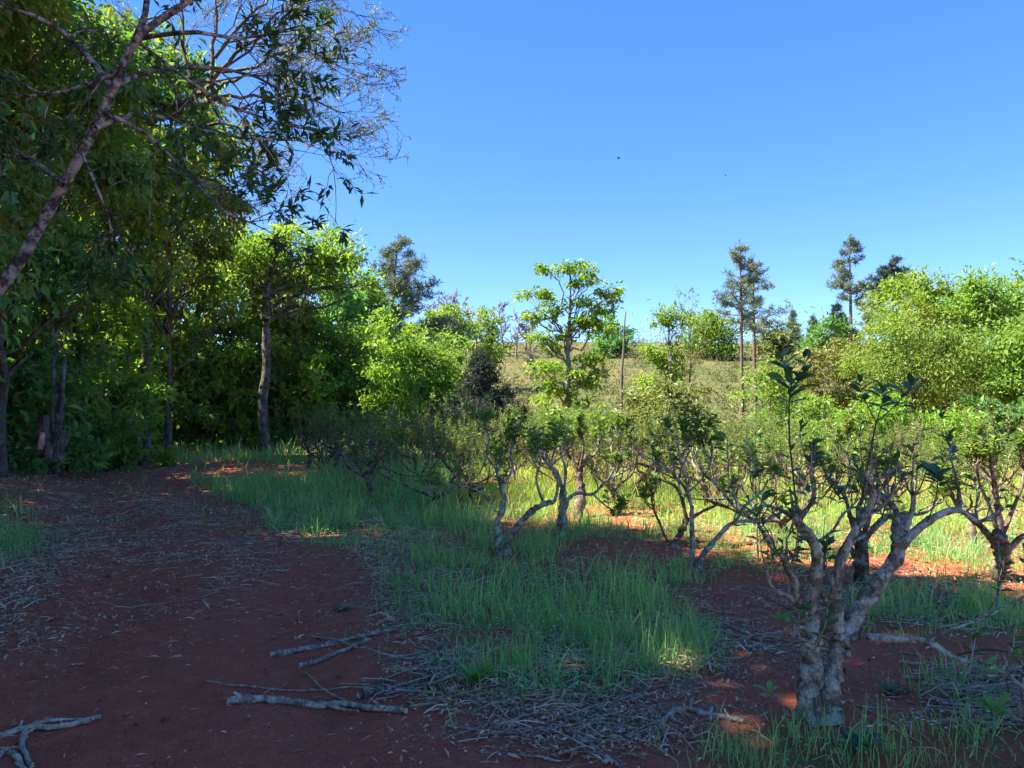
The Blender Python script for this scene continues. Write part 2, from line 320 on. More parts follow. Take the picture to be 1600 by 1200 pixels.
def ground_mat():
    m, n, out = new_mat('red_earth')
    tc = n.nodes.new('ShaderNodeTexCoord')
    def noise(sc, det=6, ro=.6):
        t = n.nodes.new('ShaderNodeTexNoise'); t.inputs['Scale'].default_value = sc; t.inputs['Detail'].default_value = det; t.inputs['Roughness'].default_value = ro
        n.links.new(tc.outputs['Object'], t.inputs['Vector']); return t
    def mix(f, a, b):
        x = n.nodes.new('ShaderNodeMix'); x.data_type = 'RGBA'
        for s_, v in ((0, f), (6, a), (7, b)):
            if isinstance(v, tuple): x.inputs[s_].default_value = (*v, 1)
            else: n.links.new(v, x.inputs[s_])
        return x.outputs[2]
    def attr(nm):
        a = n.nodes.new('ShaderNodeAttribute'); a.attribute_name = nm; return a.outputs['Fac']
    def mul(a, b):
        x = n.nodes.new('ShaderNodeMath'); x.operation = 'MULTIPLY'; x.use_clamp = True
        n.links.new(a, x.inputs[0]); n.links.new(b, x.inputs[1]); return x.outputs[0]
    big, mid_, fin = noise(.9), noise(9), noise(70, 4)
    soil = ramp(n, [(.3, (.40, .088, .044)), (.55, (.55, .125, .062)), (.75, (.64, .19, .10))]); n.links.new(mid_.outputs[0], soil.inputs[0])
    soil2 = ramp(n, [(.35, (.34, .074, .04)), (.7, (.60, .165, .085))]); n.links.new(fin.outputs[0], soil2.inputs[0])
    base = mix(big.outputs[0], soil.outputs[0], soil2.outputs[0])
    lit = ramp(n, [(.35, (.20, .10, .065)), (.55, (.40, .24, .15)), (.72, (.60, .42, .28))]); n.links.new(fin.outputs[0], lit.inputs[0])
    lf = ramp(n, [(.42, (0, 0, 0)), (.6, (1, 1, 1))]); n.links.new(mid_.outputs[0], lf.inputs[0])
    c = mix(mul(attr('litter'), lf.outputs[0]), base, lit.outputs[0])
    gr = ramp(n, [(.35, (.085, .12, .032)), (.7, (.19, .21, .065))]); n.links.new(fin.outputs[0], gr.inputs[0])
    c = mix(mul(attr('grass'), ramp_out(n, mid_.outputs[0], .3, .62)), c, gr.outputs[0])
    hn = noise(.14, 10, .72)
    hill = ramp(n, [(.32, (.06, .088, .028)), (.5, (.115, .118, .045)), (.62, (.17, .135, .06)), (.74, (.22, .11, .055))]); n.links.new(hn.outputs[0], hill.inputs[0])
    c = mix(attr('hill'), c, hill.outputs[0])
    p = n.nodes.new('ShaderNodeBsdfPrincipled'); p.inputs['Roughness'].default_value = .95; p.inputs['Specular IOR Level'].default_value = .1
    n.links.new(c, p.inputs['Base Color'])
    b = n.nodes.new('ShaderNodeBump'); b.inputs['Strength'].default_value = .8; b.inputs['Distance'].default_value = .02
    b2 = n.nodes.new('ShaderNodeBump'); b2.inputs['Strength'].default_value = .9; b2.inputs['Distance'].default_value = .08
    n.links.new(mid_.outputs[0], b2.inputs['Height']); n.links.new(fin.outputs[0], b.inputs['Height']); n.links.new(b2.outputs[0], b.inputs['Normal'])
    n.links.new(b.outputs[0], p.inputs['Normal']); n.links.new(p.outputs[0], out.inputs[0])
    return m
def ramp_out(n, sock, a, b):
    r = ramp(n, [(a, (0, 0, 0)), (b, (1, 1, 1))]); n.links.new(sock, r.inputs[0]); return r.outputs[0]
ground = mb.build('ground', ground_mat(), smooth=True)
tag(ground, 'red earth ground with a dirt track, grassy field and a tawny hill behind', kind='structure')
gm, sm, lm = masks(X.ravel(), Y.ravel())
for nm, val in (('grass', np.clip(gm, 0, 1)), ('litter', np.clip(lm * (1 - .8 * np.clip(sm * 0, 0, 1)), 0, 1)), ('hill', sstep(38, 50, Y.ravel()))):
    a_ = ground.data.attributes.new(nm, 'FLOAT', 'POINT'); a_.data.foreach_set('value', np.asarray(val, np.float32))

def zs(x, y):                      # ground height with the fine relief of the sheet
    f_ = (1 - sstep(9, 22, y)) * (1 - sstep(7, 9, np.abs(x)))
    return height(x, y) + f_ * (.055 * (fbm(x * 5, y * 5, 51, 3) - .5))

# ------------------------------------------------------------------ tree builders
DENS, CR = 1.68, 1.42
def crown(mb, clumps, L, W, dens=12.0, sub=10, spread=.30, up=.5, droop=.25, tone_c=.5, tone_v=.65, layer=.75):
    """leaves gathered in sub-clumps round each clump of the crown; returns the sub-clump centres"""
    ct = []
    for c in clumps:
        c = np.asarray(c, float); p, r = c[:3], c[3]; k = max(3, int(sub * rng.uniform(.8, 1.2)))
        d = rdir(k); d[:, 2] = d[:, 2] * .9 + .12
        s = p + d * (rng.random((k, 1)) ** .45) * r * rng.choice([.75, 1.0, 1.22], (k, 1)) * np.array([1, 1, layer])
        ct.append((p, s))
        n = max(12, int(DENS * dens * (r / L) ** 2))
        w = rng.random(k) ** 1.5 + .12; own = rng.choice(k, n, p=w / w.sum())
        size = r * spread * rng.uniform(.45, 1.35, k)[own]
        q = s[own] + rng.normal(size=(n, 3)) * size[:, None] * np.array([1, 1, layer * .8])
        D = nrm(q - p + 1e-6) * .6 + rdir(n) * .8 + np.array([0, 0, -droop])
        Nn = rdir(n) * .8 + np.array([0, 0, up + .4]) + nrm(q - p) * .3
        st = rng.uniform(0, 1, k)[own]; ctn = rng.uniform(-.5, .5)
        tone = np.clip(tone_c + tone_v * (.35 * ctn + .5 * (st - .5) + .75 * (rng.random(n) - .5)), 0, 1)
        f = np.clip(rng.lognormal(0, .38, n), .4, 2.1) * 1.12
        leaves(mb, q, D, Nn, L * f, W * f * 1.15, tone)
    return ct
def limb_to(p0, p1, k=7, sag=.15, wob=.05):
    p0 = np.asarray(p0, float); p1 = np.asarray(p1, float); t = np.linspace(0, 1, k)[:, None]; l = np.linalg.norm(p1 - p0)
    c = p0 + (p1 - p0) * t + np.array([0, 0, 1.]) * sag * l * np.sin(t * math.pi) * (1 - t)
    c[1:-1] += rng.normal(size=(k - 2, 3)) * wob * l
    return c
def limbs(tb, trunk, rad, ct, r0, attach=.55, twig=True, sides=5):
    """boughs from the trunk to each clump and twigs on to the sub-clumps"""
    n = len(trunk)
    for p, s in ct:
        zt = trunk[:, 2]; want = zt[0] + (p[2] - zt[0]) * attach + rng.uniform(-.04, .04) * (zt[-1] - zt[0])
        dist = np.linalg.norm(trunk[:, :2] - p[:2], axis=1)
        i = int(np.clip(np.searchsorted(zt, want), n // 4, n - 1))
        c = limb_to(trunk[i], p, 7, sag=rng.uniform(-.05, .2))
        ra = min(rad[i] * .62, r0 * rng.uniform(.7, 1.1))
        tubes(tb, c, np.linspace(ra, ra * .28, 7), sides, rough=.05)
        if twig and len(s):
            k = len(s); tt = np.linspace(0, 1, 3)[None, :, None]
            st = c[rng.integers(3, 7, k)]
            P = st[:, None] + (s - st)[:, None] * tt; P[:, 1:2] += rng.normal(size=(k, 1, 3)) * .07 * np.linalg.norm(s - st, axis=1)[:, None, None]
            tubes(tb, P, np.broadcast_to(np.linspace(ra * .3, ra * .08, 3), (k, 3)), 3)
def flare(k, r0, r1, fl=.5):
    t = np.linspace(0, 1, k); return (r0 + (r1 - r0) * t) * (1 + fl * np.exp(-t * 14))
def clumps_px(L, d, jit=.5):
    out = []
    for c in L:
        px, py, r = c[:3]; dy = c[3] if len(c) > 3 else rng.uniform(-jit, jit) * r * 3 / F_PX * d
        out.append((*at(px, py, d + dy), CR * r * d / F_PX))
    return out
def tree(name, label, trunk_pts, r0, r1, clumps, L, W, leaf, bark='bark', group=None, dens=12, attach=.6, lr=None, sub=9, cat='tree', sides=8, extra=None, droop=.25, spread=.30, tone_c=.5, layer=.75, wob=.02):
    tp = catmull(trunk_pts, 16); base = tp[0].copy(); base[2] = gz(base[0], base[1]) ; tp[0, 2] = base[2] - .12
    hgt = tp[-1, 2] - tp[0, 2]; tp[1:-1, :2] += rng.normal(size=(14, 2)) * wob * min(hgt, 4) * .4
    o = thing(name, base, label, cat, group)
    rad = flare(16, r0, r1)
    tb = MB(); tubes(tb, tp, rad, sides, rough=.07)
    lb = MB(); ct = crown(lb, clumps, L, W, dens, sub, droop=droop, spread=spread, tone_c=tone_c, layer=layer)
    limbs(tb, tp, rad, ct, lr or r0 * .5, attach)
    if extra: extra(tb, tp)
    tb.build('trunk', M[bark], o, smooth=True, off=base); lb.build('crown', M[leaf], o, off=base)
    return o
def auto_clumps(x, y, z0, z1, R, n, rc, kind='dome'):
    out = []
    for i in range(n):
        f = (i + rng.random()) / n; a = i * 2.4 + rng.uniform(-.5, .5)
        z = z0 + (z1 - z0) * f
        if kind == 'dome': rr = R * math.sqrt(max(.05, 1 - ((f - .35) / .68) ** 2))
        else: rr = R * (1 - .75 * f)
        rr *= rng.uniform(.45, 1.0)
        out.append((x + rr * math.cos(a), y + rr * math.sin(a), z, rc * rng.uniform(.75, 1.25)))
    return out
def auto_tree(name, label, x, y, H, R, leaf, L, n=14, z0=.2, bark='bark', group=None, rc=None, r0=None, lean=(0, 0), dens=12, kind='dome', **kw):
    g = gz(x, y); r0 = r0 or .022 * H
    pts = [(x, y, g), (x + lean[0] * .3, y + lean[1] * .3, g + H * .4), (x + lean[0], y + lean[1], g + H * .93)]
    cl = auto_clumps(x + lean[0] * .6, y + lean[1] * .6, g + H * z0, g + H, R, n, rc or R * .42, kind)
    return tree(name, label, pts, r0, r0 * .2, cl, L, L * .42, leaf, bark, group, dens, **kw)

def grow(starts, dirs, lens, rads, k, wob, lift, taper=.35):
    n = len(starts); P = np.zeros((n, k, 3)); P[:, 0] = starts; d = nrm(dirs)
    st = (lens / (k - 1))[:, None]
    for i in range(1, k):
        d = nrm(d + rng.normal(size=(n, 3)) * wob + np.array([0, 0, lift])); P[:, i] = P[:, i - 1] + d * st
    R = rads[:, None] * np.linspace(1, taper, k)[None]
    return P, R
def children_of(P, R, per, spread, t0=.3, lf=(.4, .75), keep=None):
    n, k = P.shape[:2]; own = np.repeat(np.arange(n), per)
    t = t0 + (1 - t0) * rng.random(len(own)); f = t * (k - 1); i = np.minimum(f.astype(int), k - 2); fr = (f - i)[:, None]
    s = P[own, i] * (1 - fr) + P[own, i + 1] * fr
    d = nrm(P[own, i + 1] - P[own, i]); lat = nrm(np.cross(d, rdir(len(own))))
    ln = np.linalg.norm(np.diff(P, axis=1), axis=2).sum(1)[own] * rng.uniform(*lf, len(own)) * (1.15 - .5 * t)
    return s, nrm(d + lat * spread * rng.uniform(.6, 1.3, (len(own), 1))), ln, R[own, i] * .62
def bare_branches(tb, P, R, levels, leafmb=None, L=.08, leaf_n=2, wob=.16, lift=.02, min_r=.004, lf=(.4, .75)):
    for per, sp_ in levels:
        s, d, ln, r = children_of(P, R, per, sp_, lf=lf); r = np.maximum(r, min_r)
        P, R = grow(s, d, ln, r, 5, wob, lift); R = np.maximum(R, min_r * .6)
        tubes(tb, P, R, 3)
    if leafmb is not None:
        n = len(P) * leaf_n; own = rng.integers(0, len(P), n); i = rng.integers(2, 5, n)
        b = P[own, i] + rng.normal(size=(n, 3)) * L * .5
        leaves(leafmb, b, rdir(n) + np.array([0, 0, -.3]), rdir(n) + np.array([0, 0, .6]), L * rng.uniform(.6, 1.3, n), L * .4, rng.random(n))
    return P
def pine(name, label, base_px, top_px, d, crown_px, r_px, leaf='pine', dens=1.0, r0=None, group=None, tuft=.34, bias=0., full=False, whorl=None):
    """conifer: straight stem, whorls of boughs with needle tufts; crown_px the height where boughs begin, r_px the reach there"""
    b = at(*base_px, d); b[2] = gz(b[0], d) - .15; t = at(*top_px, d)
    s = d / F_PX; H = t[2] - b[2]; zc = at(base_px[0], crown_px, d)[2]; R = r_px * s
    base = np.array([b[0], b[1], b[2] + .15]); o = thing(name, base, label, 'tree', group)
    tp = catmull([b, b * .5 + t * .5 + rng.normal(size=3) * .04 * np.array([1, 1, 0]), t], 18)
    r0 = r0 or .012 * H + .05
    tb = MB(); lb = MB(); tubes(tb, tp, flare(18, r0, .02, .3), 7, rough=.04)
    nw = whorl or int(max(9, (t[2] - zc) / .42))
    P_, T_ = [], []
    for i in range(nw):
        f = (i + rng.uniform(-.25, .25)) / nw; f = min(max(f, 0), .99); z = zc + (t[2] - zc) * f
        j = np.interp(z, tp[:, 2], np.arange(18)); p0 = tp[int(j)] * (1 - j % 1) + tp[min(17, int(j) + 1)] * (j % 1)
        prof = (1 - f) ** (1.05 if full else .6) * (min(1, .55 + f * 2.2) if not full else 1) + .06
        for q in range(rng.integers(3, 6)):
            a = rng.uniform(0, 2 * math.pi); l = R * prof * rng.uniform(.55, 1.15) * (1 + bias * math.cos(a))
            dr = np.array([math.cos(a), math.sin(a), rng.uniform(-.05, .30) if not full else rng.uniform(-.05, .25)])
            P, Rr = grow(p0[None], dr[None], np.array([l]), np.array([.018 + .012 * l]), 6, .12, .07)
            tubes(tb, P, Rr, 4); P_.append(P[0])
            m = max(3, int(l / .15 * dens)); tt = rng.uniform(.30, 1, m) ** .7
            pts = np.stack([np.interp(tt * 5, np.arange(6), P[0, :, c]) for c in range(3)], 1)
            off = rng.normal(size=(m, 3)) * np.array([.13, .13, .08]) * l * .8; pts2 = pts + off
            tubes(tb, np.stack([pts, pts2], 1), np.full((m, 2), .008), 3); T_.append(np.concatenate([pts2, P[0, -1:]]))
    T_ = np.concatenate(T_ + [t[None]]); k = 14; n = len(T_) * k; own = np.repeat(np.arange(len(T_)), k)
    dr = rdir(n) + np.array([0, 0, .45]); tone = np.clip(.5 + .5 * (rng.random(len(T_))[own] - .5) + .6 * (rng.random(n) - .5), 0, 1)
    leaves(lb, T_[own] + rng.normal(size=(n, 3)) * .05, dr, rdir(n), tuft * rng.uniform(.6, 1.2, n), tuft * .13, tone, .1)
    tb.build('trunk', M['bark_pine'], o, smooth=True, off=base); lb.build('crown', M[leaf], o, off=base)
    return o

# ================================================================== the forest edge beside the track
FG = 'forest trees along the track'
def forest(x, y, H, R, leaf, L, label, **kw):
    kw.setdefault('n', 16); kw.setdefault('rc', R * .40)
    return auto_tree('forest_tree', label, x, y, H, R, leaf, L, group=FG, **kw)
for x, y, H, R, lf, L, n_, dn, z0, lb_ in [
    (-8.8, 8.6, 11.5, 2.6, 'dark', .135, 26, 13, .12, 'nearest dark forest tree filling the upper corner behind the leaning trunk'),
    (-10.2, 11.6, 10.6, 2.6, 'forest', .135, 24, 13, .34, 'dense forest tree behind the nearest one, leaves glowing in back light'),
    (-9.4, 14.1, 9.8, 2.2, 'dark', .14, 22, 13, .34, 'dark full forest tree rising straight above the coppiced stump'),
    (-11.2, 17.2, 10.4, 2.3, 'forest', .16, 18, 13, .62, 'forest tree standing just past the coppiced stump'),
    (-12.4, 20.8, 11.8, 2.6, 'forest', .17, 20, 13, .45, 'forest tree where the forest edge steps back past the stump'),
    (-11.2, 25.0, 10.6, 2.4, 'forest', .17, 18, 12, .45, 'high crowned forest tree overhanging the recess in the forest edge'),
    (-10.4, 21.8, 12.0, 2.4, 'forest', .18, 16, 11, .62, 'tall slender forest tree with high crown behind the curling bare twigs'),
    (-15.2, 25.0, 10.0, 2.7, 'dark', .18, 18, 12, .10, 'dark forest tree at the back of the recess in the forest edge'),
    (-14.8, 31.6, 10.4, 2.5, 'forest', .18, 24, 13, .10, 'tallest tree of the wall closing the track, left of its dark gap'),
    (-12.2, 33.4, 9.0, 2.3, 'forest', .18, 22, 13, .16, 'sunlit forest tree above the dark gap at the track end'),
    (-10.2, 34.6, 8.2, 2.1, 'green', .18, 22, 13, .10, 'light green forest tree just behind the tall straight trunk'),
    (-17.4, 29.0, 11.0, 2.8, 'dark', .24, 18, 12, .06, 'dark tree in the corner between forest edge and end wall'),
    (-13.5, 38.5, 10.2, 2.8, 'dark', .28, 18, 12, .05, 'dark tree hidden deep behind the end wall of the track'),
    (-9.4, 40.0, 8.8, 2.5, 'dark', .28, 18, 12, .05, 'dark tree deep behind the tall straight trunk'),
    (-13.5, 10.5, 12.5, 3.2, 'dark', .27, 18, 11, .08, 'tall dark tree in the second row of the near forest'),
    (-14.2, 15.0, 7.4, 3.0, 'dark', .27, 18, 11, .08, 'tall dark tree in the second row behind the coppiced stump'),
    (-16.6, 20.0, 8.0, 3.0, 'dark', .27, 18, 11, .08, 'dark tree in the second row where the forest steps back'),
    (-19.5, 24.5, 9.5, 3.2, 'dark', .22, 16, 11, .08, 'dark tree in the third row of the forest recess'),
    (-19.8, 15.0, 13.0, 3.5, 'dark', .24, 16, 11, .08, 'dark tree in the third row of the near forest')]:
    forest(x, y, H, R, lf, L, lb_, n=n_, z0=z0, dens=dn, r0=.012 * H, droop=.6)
lab_out = 'tall forest tree beyond the picture edge whose shade covers the track'
for x, y, H, R in [(-9.2, 4.6, 15, 3.3), (-8.6, .9, 15.5, 3.3), (-9.5, -3.8, 14, 3.2), (-13.5, 2, 15, 3.6), (-14, -6, 15, 3.6), (-10.6, 6.6, 13.5, 2.6)]:
    forest(x, y, H, R, 'dark', .32, lab_out, n=24, z0=.12, dens=13)

# bushy undergrowth at the foot of the forest, each its own bush
lab_bush = 'dark leafy bush at the foot of the forest wall'
lab_bush2 = 'tall light green bush hanging leaves to the ground before the forest trunks'
for i, (x, y, H, R) in enumerate([(-9.6, 10.5, 2.6, 1.0), (-9.9, 12.8, 2.4, .9), (-10.2, 14.9, 3.4, 1.1), (-9.6, 16.0, 2.4, .9), (-10.4, 17.8, 3.0, 1.0), (-11.8, 20.0, 3.0, 1.1), (-13.2, 23.2, 3.4, 1.3),
                                  (-14.6, 26.6, 3.4, 1.3), (-15.8, 30.2, 3.6, 1.4), (-13.4, 31.8, 2.8, 1.1), (-9.0, 33.0, 2.6, 1.1), (-10.6, 33.2, 3.4, 1.2), (-7.6, 34.0, 3.0, 1.1), (-14.8, 29.8, 2.6, 1.1), (-6.3, 35.6, 3.2, 1.2),
                                  (-13.6, 19, 3.0, 1.4), (-15.2, 23, 3.8, 1.5), (-12.4, 15, 3.8, 1.5), (-12, 11.5, 3.6, 1.4), (-11.6, 35.6, 3.8, 1.4), (-13.6, 34.6, 3.8, 1.5), (-8.6, 36.2, 3.6, 1.4), (-12.4, 32.2, 2.4, 1.0), (-14.0, 27.8, 2.6, 1.2), (-6.6, 37.5, 3.6, 1.5), (-10.9, 18.4, 2.4, 1.0), (-12.2, 22.6, 5.2, 1.4), (-13.2, 26.2, 5.2, 1.5), (-12.8, 29.8, 5.0, 1.4), (-11.2, 30.8, 4.2, 1.2), (-14.4, 30.6, 5.4, 1.5), (-10.0, 32.0, 4.6, 1.2), (-8.2, 32.4, 3.8, 1.1), (-10.8, 20.2, 3.2, 1.0), (-10.4, 19.6, 2.6, .9), (-10.6, 21.0, 4.4, 1.1)]):
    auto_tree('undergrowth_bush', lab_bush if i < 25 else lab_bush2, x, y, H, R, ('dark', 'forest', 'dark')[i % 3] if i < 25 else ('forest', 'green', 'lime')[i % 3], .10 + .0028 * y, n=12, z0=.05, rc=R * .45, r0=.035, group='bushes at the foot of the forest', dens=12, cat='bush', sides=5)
for q, (x, y, px_lean, H) in enumerate([(-10.3, 13.6, .2, 5.2), (-9.7, 16.4, -.2, 4.8), (-11.4, 20.6, .3, 4.6), (-13.6, 28.4, .2, 5.0), (-12.4, 31.4, -.3, 5.4), (-11.2, 31.8, .5, 5.0)]):
    tree('forest_sapling', ['thin pale sapling left of the coppiced stump', 'thin pale sapling just right of the coppiced stump', 'thin pale sapling where the forest edge steps back', 'left sapling of the three pale ones at the track end', 'middle sapling of the three pale ones at the track end', 'pale slanting sapling nearest the tall straight trunk'][q], [(x, y, gz(x, y)), (x + px_lean * .5, y, gz(x, y) + H * .5), (x + px_lean, y, gz(x, y) + H)], .06, .02,
         auto_clumps(x + px_lean * .8, y, gz(x, y) + H * .5, gz(x, y) + H * 1.05, .8, 7, .45), .13, .055, 'forest', 'bark_pale', 'saplings in front of the forest', 10, cat='sapling', sides=6)

# leaning near tree with white-patched bark whose leafy boughs hang over the track
def leaning_tree():
    d = 7.6
    tp = catmull([at(-330, 800, d + .4), at(-160, 640, d + .3), at(0, 450, d), at(70, 340, d), at(130, 235, d - .1), at(178, 140, d - .2), at(215, 60, d - .3), at(290, 5, d - .3), at(380, -60, d - .3), at(450, -150, d - .2)], 30)
    base = tp[0].copy(); base[2] = gz(base[0], base[1]); tp[0, 2] = base[2] - .1
    o = thing('leaning_tree', base, 'leaning tree with white patched dark bark and boughs over the track', 'tree')
    tb, lb = MB(), MB(); rad = np.linspace(.068, .024, 30); rad[-8:] *= .9
    tubes(tb, tp, rad, 10, rough=.06)
    main = []
    for pts, r in [([(200, 85), (225, 30), (235, -40), (260, -140)], .045), ([(185, 130), (240, 110), (320, 105), (400, 120), (470, 160)], .030),
                   ([(150, 200), (210, 180), (290, 190), (370, 215), (430, 215)], .026), ([(160, 175), (230, 210), (300, 280), (350, 330), (400, 350)], .024),
                   ([(128, 240), (150, 290), (172, 350), (176, 400)], .016), ([(178, 140), (110, 60), (40, 20), (-60, 0)], .035), ([(100, 290), (50, 250), (0, 240), (-80, 200)], .028),
                   ([(215, 60), (300, 50), (380, 60), (470, 40)], .026), ([(190, 110), (140, 130), (60, 150), (-20, 140)], .024), ([(215, 65), (330, 150), (430, 190), (520, 210)], .022)]:
        P = catmull([at(a, b_, d - .2 + rng.uniform(-.5, .5) * (k > 0)) for k, (a, b_) in enumerate(pts)], 9)
        tubes(tb, P, np.linspace(r, r * .3, 9), 6, rough=.05); main.append(P)
    P = np.stack(main); R = np.broadcast_to(np.linspace(.02, .008, 9), (len(main), 9))
    for per, sp_, n_l in ((7, .9, 0), (4, .8, 13)):
        s, dd, ln, r = children_of(P, R, per, sp_, t0=.2, lf=(.3, .55)); P, R = grow(s, dd, ln, np.maximum(r, .004), 6, .16, -.01)
        tubes(tb, P, R, 4)
        if n_l:
            keep = rng.random(len(P)) < .8; Pk = P[keep]
            n = len(Pk) * n_l; own = rng.integers(0, len(Pk), n); i = rng.integers(2, 6, n)
            b_ = Pk[own, i] + rng.normal(size=(n, 3)) * .02; ax = nrm(Pk[own, np.minimum(i, 4) + 1] - Pk[own, i - 1])
            leaves(lb, b_, ax * .6 + rdir(n) * .8, rdir(n) * .6 + np.array([0, 0, .8]), rng.uniform(.09, .16, n), rng.uniform(.03, .05, n), np.clip(rng.normal(.4, .25, n), 0, 1))
    tb.build('trunk', M['bark_patch'], o, smooth=True, off=base); lb.build('crown', M['silhouette'], o, off=base)
leaning_tree()

# tall spreading tree with nearly bare, fine twigs against the sky
def bare_crown_tree():
    d = 14.6; x0, y0 = -11.6, 17.2
    g = gz(x0, y0)
    base = np.array([x0, y0, g]); o = thing('bare_twig_tree', base, 'wide tree of fine bare curling twigs with few new leaves against the sky', 'tree')
    tb, lb = MB(), MB()
    tp = catmull([(x0, y0, g - .1), at(10, 400, 17), at(70, 230, 16.6), at(170, 150, 15.8), at(270, 165, 15), at(335, 130, d)], 16)
    tubes(tb, tp, flare(16, .11, .045), 8, rough=.05)
    main = []
    for pts, r in [([(335, 130), (350, 60), (345, 0), (360, -90)], .05), ([(335, 130), (385, 85), (450, 50), (530, 0), (590, -50)], .045), ([(325, 160), (390, 150), (450, 155), (520, 150), (600, 178)], .04),
                   ([(310, 200), (370, 190), (420, 215), (490, 215), (545, 228)], .035), ([(305, 215), (350, 240), (400, 250), (450, 270)], .03), ([(345, 110), (420, 105), (500, 75), (560, 90), (608, 88)], .036),
                   ([(320, 170), (290, 90), (280, 0), (260, -80)], .04), ([(345, 90), (420, 20), (470, -30), (520, -90)], .04), ([(290, 270), (340, 280), (385, 300), (425, 290)], .026), ([(340, 120), (420, 70), (480, 20), (560, 25)], .03),
                   ([(330, 150), (400, 120), (470, 120), (540, 125)], .032)]:
        P = catmull([at(300 + (a - 300) * .80, b_, d + k * rng.uniform(-.6, .6)) for k, (a, b_) in enumerate(pts)], 12); P[1:] += rng.normal(size=(11, 3)) * .03
        tubes(tb, P, np.linspace(r, r * .3, 12), 6, rough=.04); main.append(P)
    P = np.stack(main); R = np.stack([np.linspace(.028, .009, 12)] * len(main))
    bare_branches(tb, P, R, [(13, .95), (6, .9), (4, .9)], lb, L=.07, leaf_n=2, wob=.2, lift=.01, min_r=.0065, lf=(.30, .55))
    tb.build('trunk', M['bark'], o, smooth=True, off=base); lb.build('crown', M['sparse'], o, off=base)
bare_crown_tree()

# tall straight tree at the end of the track
def hanging_vines(tb, tp):
    return
t_end = tree('tall_track_tree', 'tall tree with straight grey trunk and spreading lit crown at the track end',
     [at(413, 706, 29), at(412, 620, 29), at(416, 540, 29), at(416, 490, 29), at(424, 430, 29), at(432, 390, 29)], .21, .06,
     clumps_px([(420, 385, 28), (462, 378, 32), (508, 382, 32), (545, 408, 26), (482, 415, 34), (395, 415, 30), (445, 440, 22), (520, 432, 28), (378, 392, 26), (352, 430, 30), (566, 440, 20), (430, 410, 26), (330, 400, 28), (360, 365, 24), (500, 400, 24)], 29),
     .16, .06, 'lime', 'bark_grey', dens=9, attach=.8, lr=.10, spread=.34)
base = np.array(t_end.location)
tb = MB()
for pts, r in [([(416, 500), (440, 492), (455, 478), (500, 482), (545, 462)], .09), ([(414, 505), (402, 480), (390, 450)], .08), ([(440, 492), (470, 480), (478, 450), (470, 420)], .06)]:
    tubes(tb, catmull([at(a, b_, 29 + rng.uniform(-.4, .4)) for a, b_ in pts], 10), np.linspace(r, r * .35, 10), 6, rough=.05)
tb.build('bough', M['bark'], t_end, smooth=True, off=base)
tb = MB()
for i in range(26):
    p = at(rng.uniform(402, 470), rng.uniform(425, 480), 29 + rng.uniform(-.5, .5)); l = rng.uniform(.6, 1.7)
    tubes(tb, np.array([p, p + [rng.uniform(-.1, .1), 0, -l * .5], p + [rng.uniform(-.15, .15), 0, -l]]), np.array([.012, .01, .006]) * rng.uniform(.8, 1.8), 3)
tb.build('hanging_vines', M['vine'], t_end, off=base)

# understorey between the tall tree and the field
auto = clumps_px
def px_tree(name, label, foot, top, d, cl, L, leaf, r0=.12, bark='bark', **kw):
    f = at(*foot, d); f[2] = gz(f[0], d); t = at(*top, d)
    mid = f * .5 + t * .5 + np.array([rng.uniform(-.08, .08), 0, 0])
    return tree(name, label, [f, mid, t], r0, r0 * .25, clumps_px(cl, d), L, L * .42, leaf, bark, **kw)
px_tree('forest_tree', 'dark bushy tree right behind the tall straight trunk', (470, 700), (470, 520), 34, [(455, 540, 30), (490, 560, 32), (450, 600, 30), (490, 630, 32), (455, 660, 30), (500, 670, 28), (440, 490, 24), (480, 500, 28)], .16, 'green', dens=11)
px_tree('forest_tree', 'mid green bushy tree between the tall trunk and the lime tree', (530, 700), (528, 520), 36, [(520, 545, 34), (545, 575, 34), (515, 600, 36), (545, 630, 36), (520, 660, 28), (555, 670, 24), (560, 540, 20)], .17, 'green', dens=11)
px_tree('broadleaf_tree', 'pale yellow green tree top showing above the darker bushes near the tall pine', (558, 690), (555, 470), 44, [(550, 450, 30), (575, 470, 28), (545, 490, 32), (570, 515, 28), (560, 545, 26)], .19, 'lime', dens=10)
px_tree('broadleaf_tree', 'bright green full crowned tree in front of the tall pine', (640, 705), (645, 540), 32, [(605, 525, 26), (640, 540, 32), (688, 560, 30), (615, 580, 36), (660, 590, 38), (705, 590, 26), (640, 630, 40), (685, 640, 34), (600, 640, 30), (715, 635, 20), (625, 670, 34), (670, 680, 32)], .17, 'lime', tone_c=.4, r0=.14, dens=12, spread=.28)
px_tree('broadleaf_tree', 'small rounded yellow green tree on the slope between pine and bare trees', (702, 640), (702, 490), 62, [(700, 488, 18), (690, 505, 20), (716, 508, 18), (705, 525, 22), (688, 530, 16), (722, 528, 14)], .26, 'lime', dens=11)
px_tree('broadleaf_tree', 'slim yellow green tree on the slope behind the young dark pine', (764, 650), (764, 500), 64, [(764, 500, 15), (760, 520, 18), (772, 540, 18), (758, 550, 16), (768, 565, 16)], .26, 'green', dens=10, tone_c=.65)
pine('pine_tree', 'tall blue grey pine with drooping side above the bright green tree', (592, 700), (622, 372), 46, 585, 92, bias=.3, dens=1.35)
pine('pine_tree', 'young dark bushy pine at the back of the field', (752, 705), (748, 556), 27, 712, 92, leaf='pine_dark', full=True, tuft=.24, dens=1.3, whorl=24)

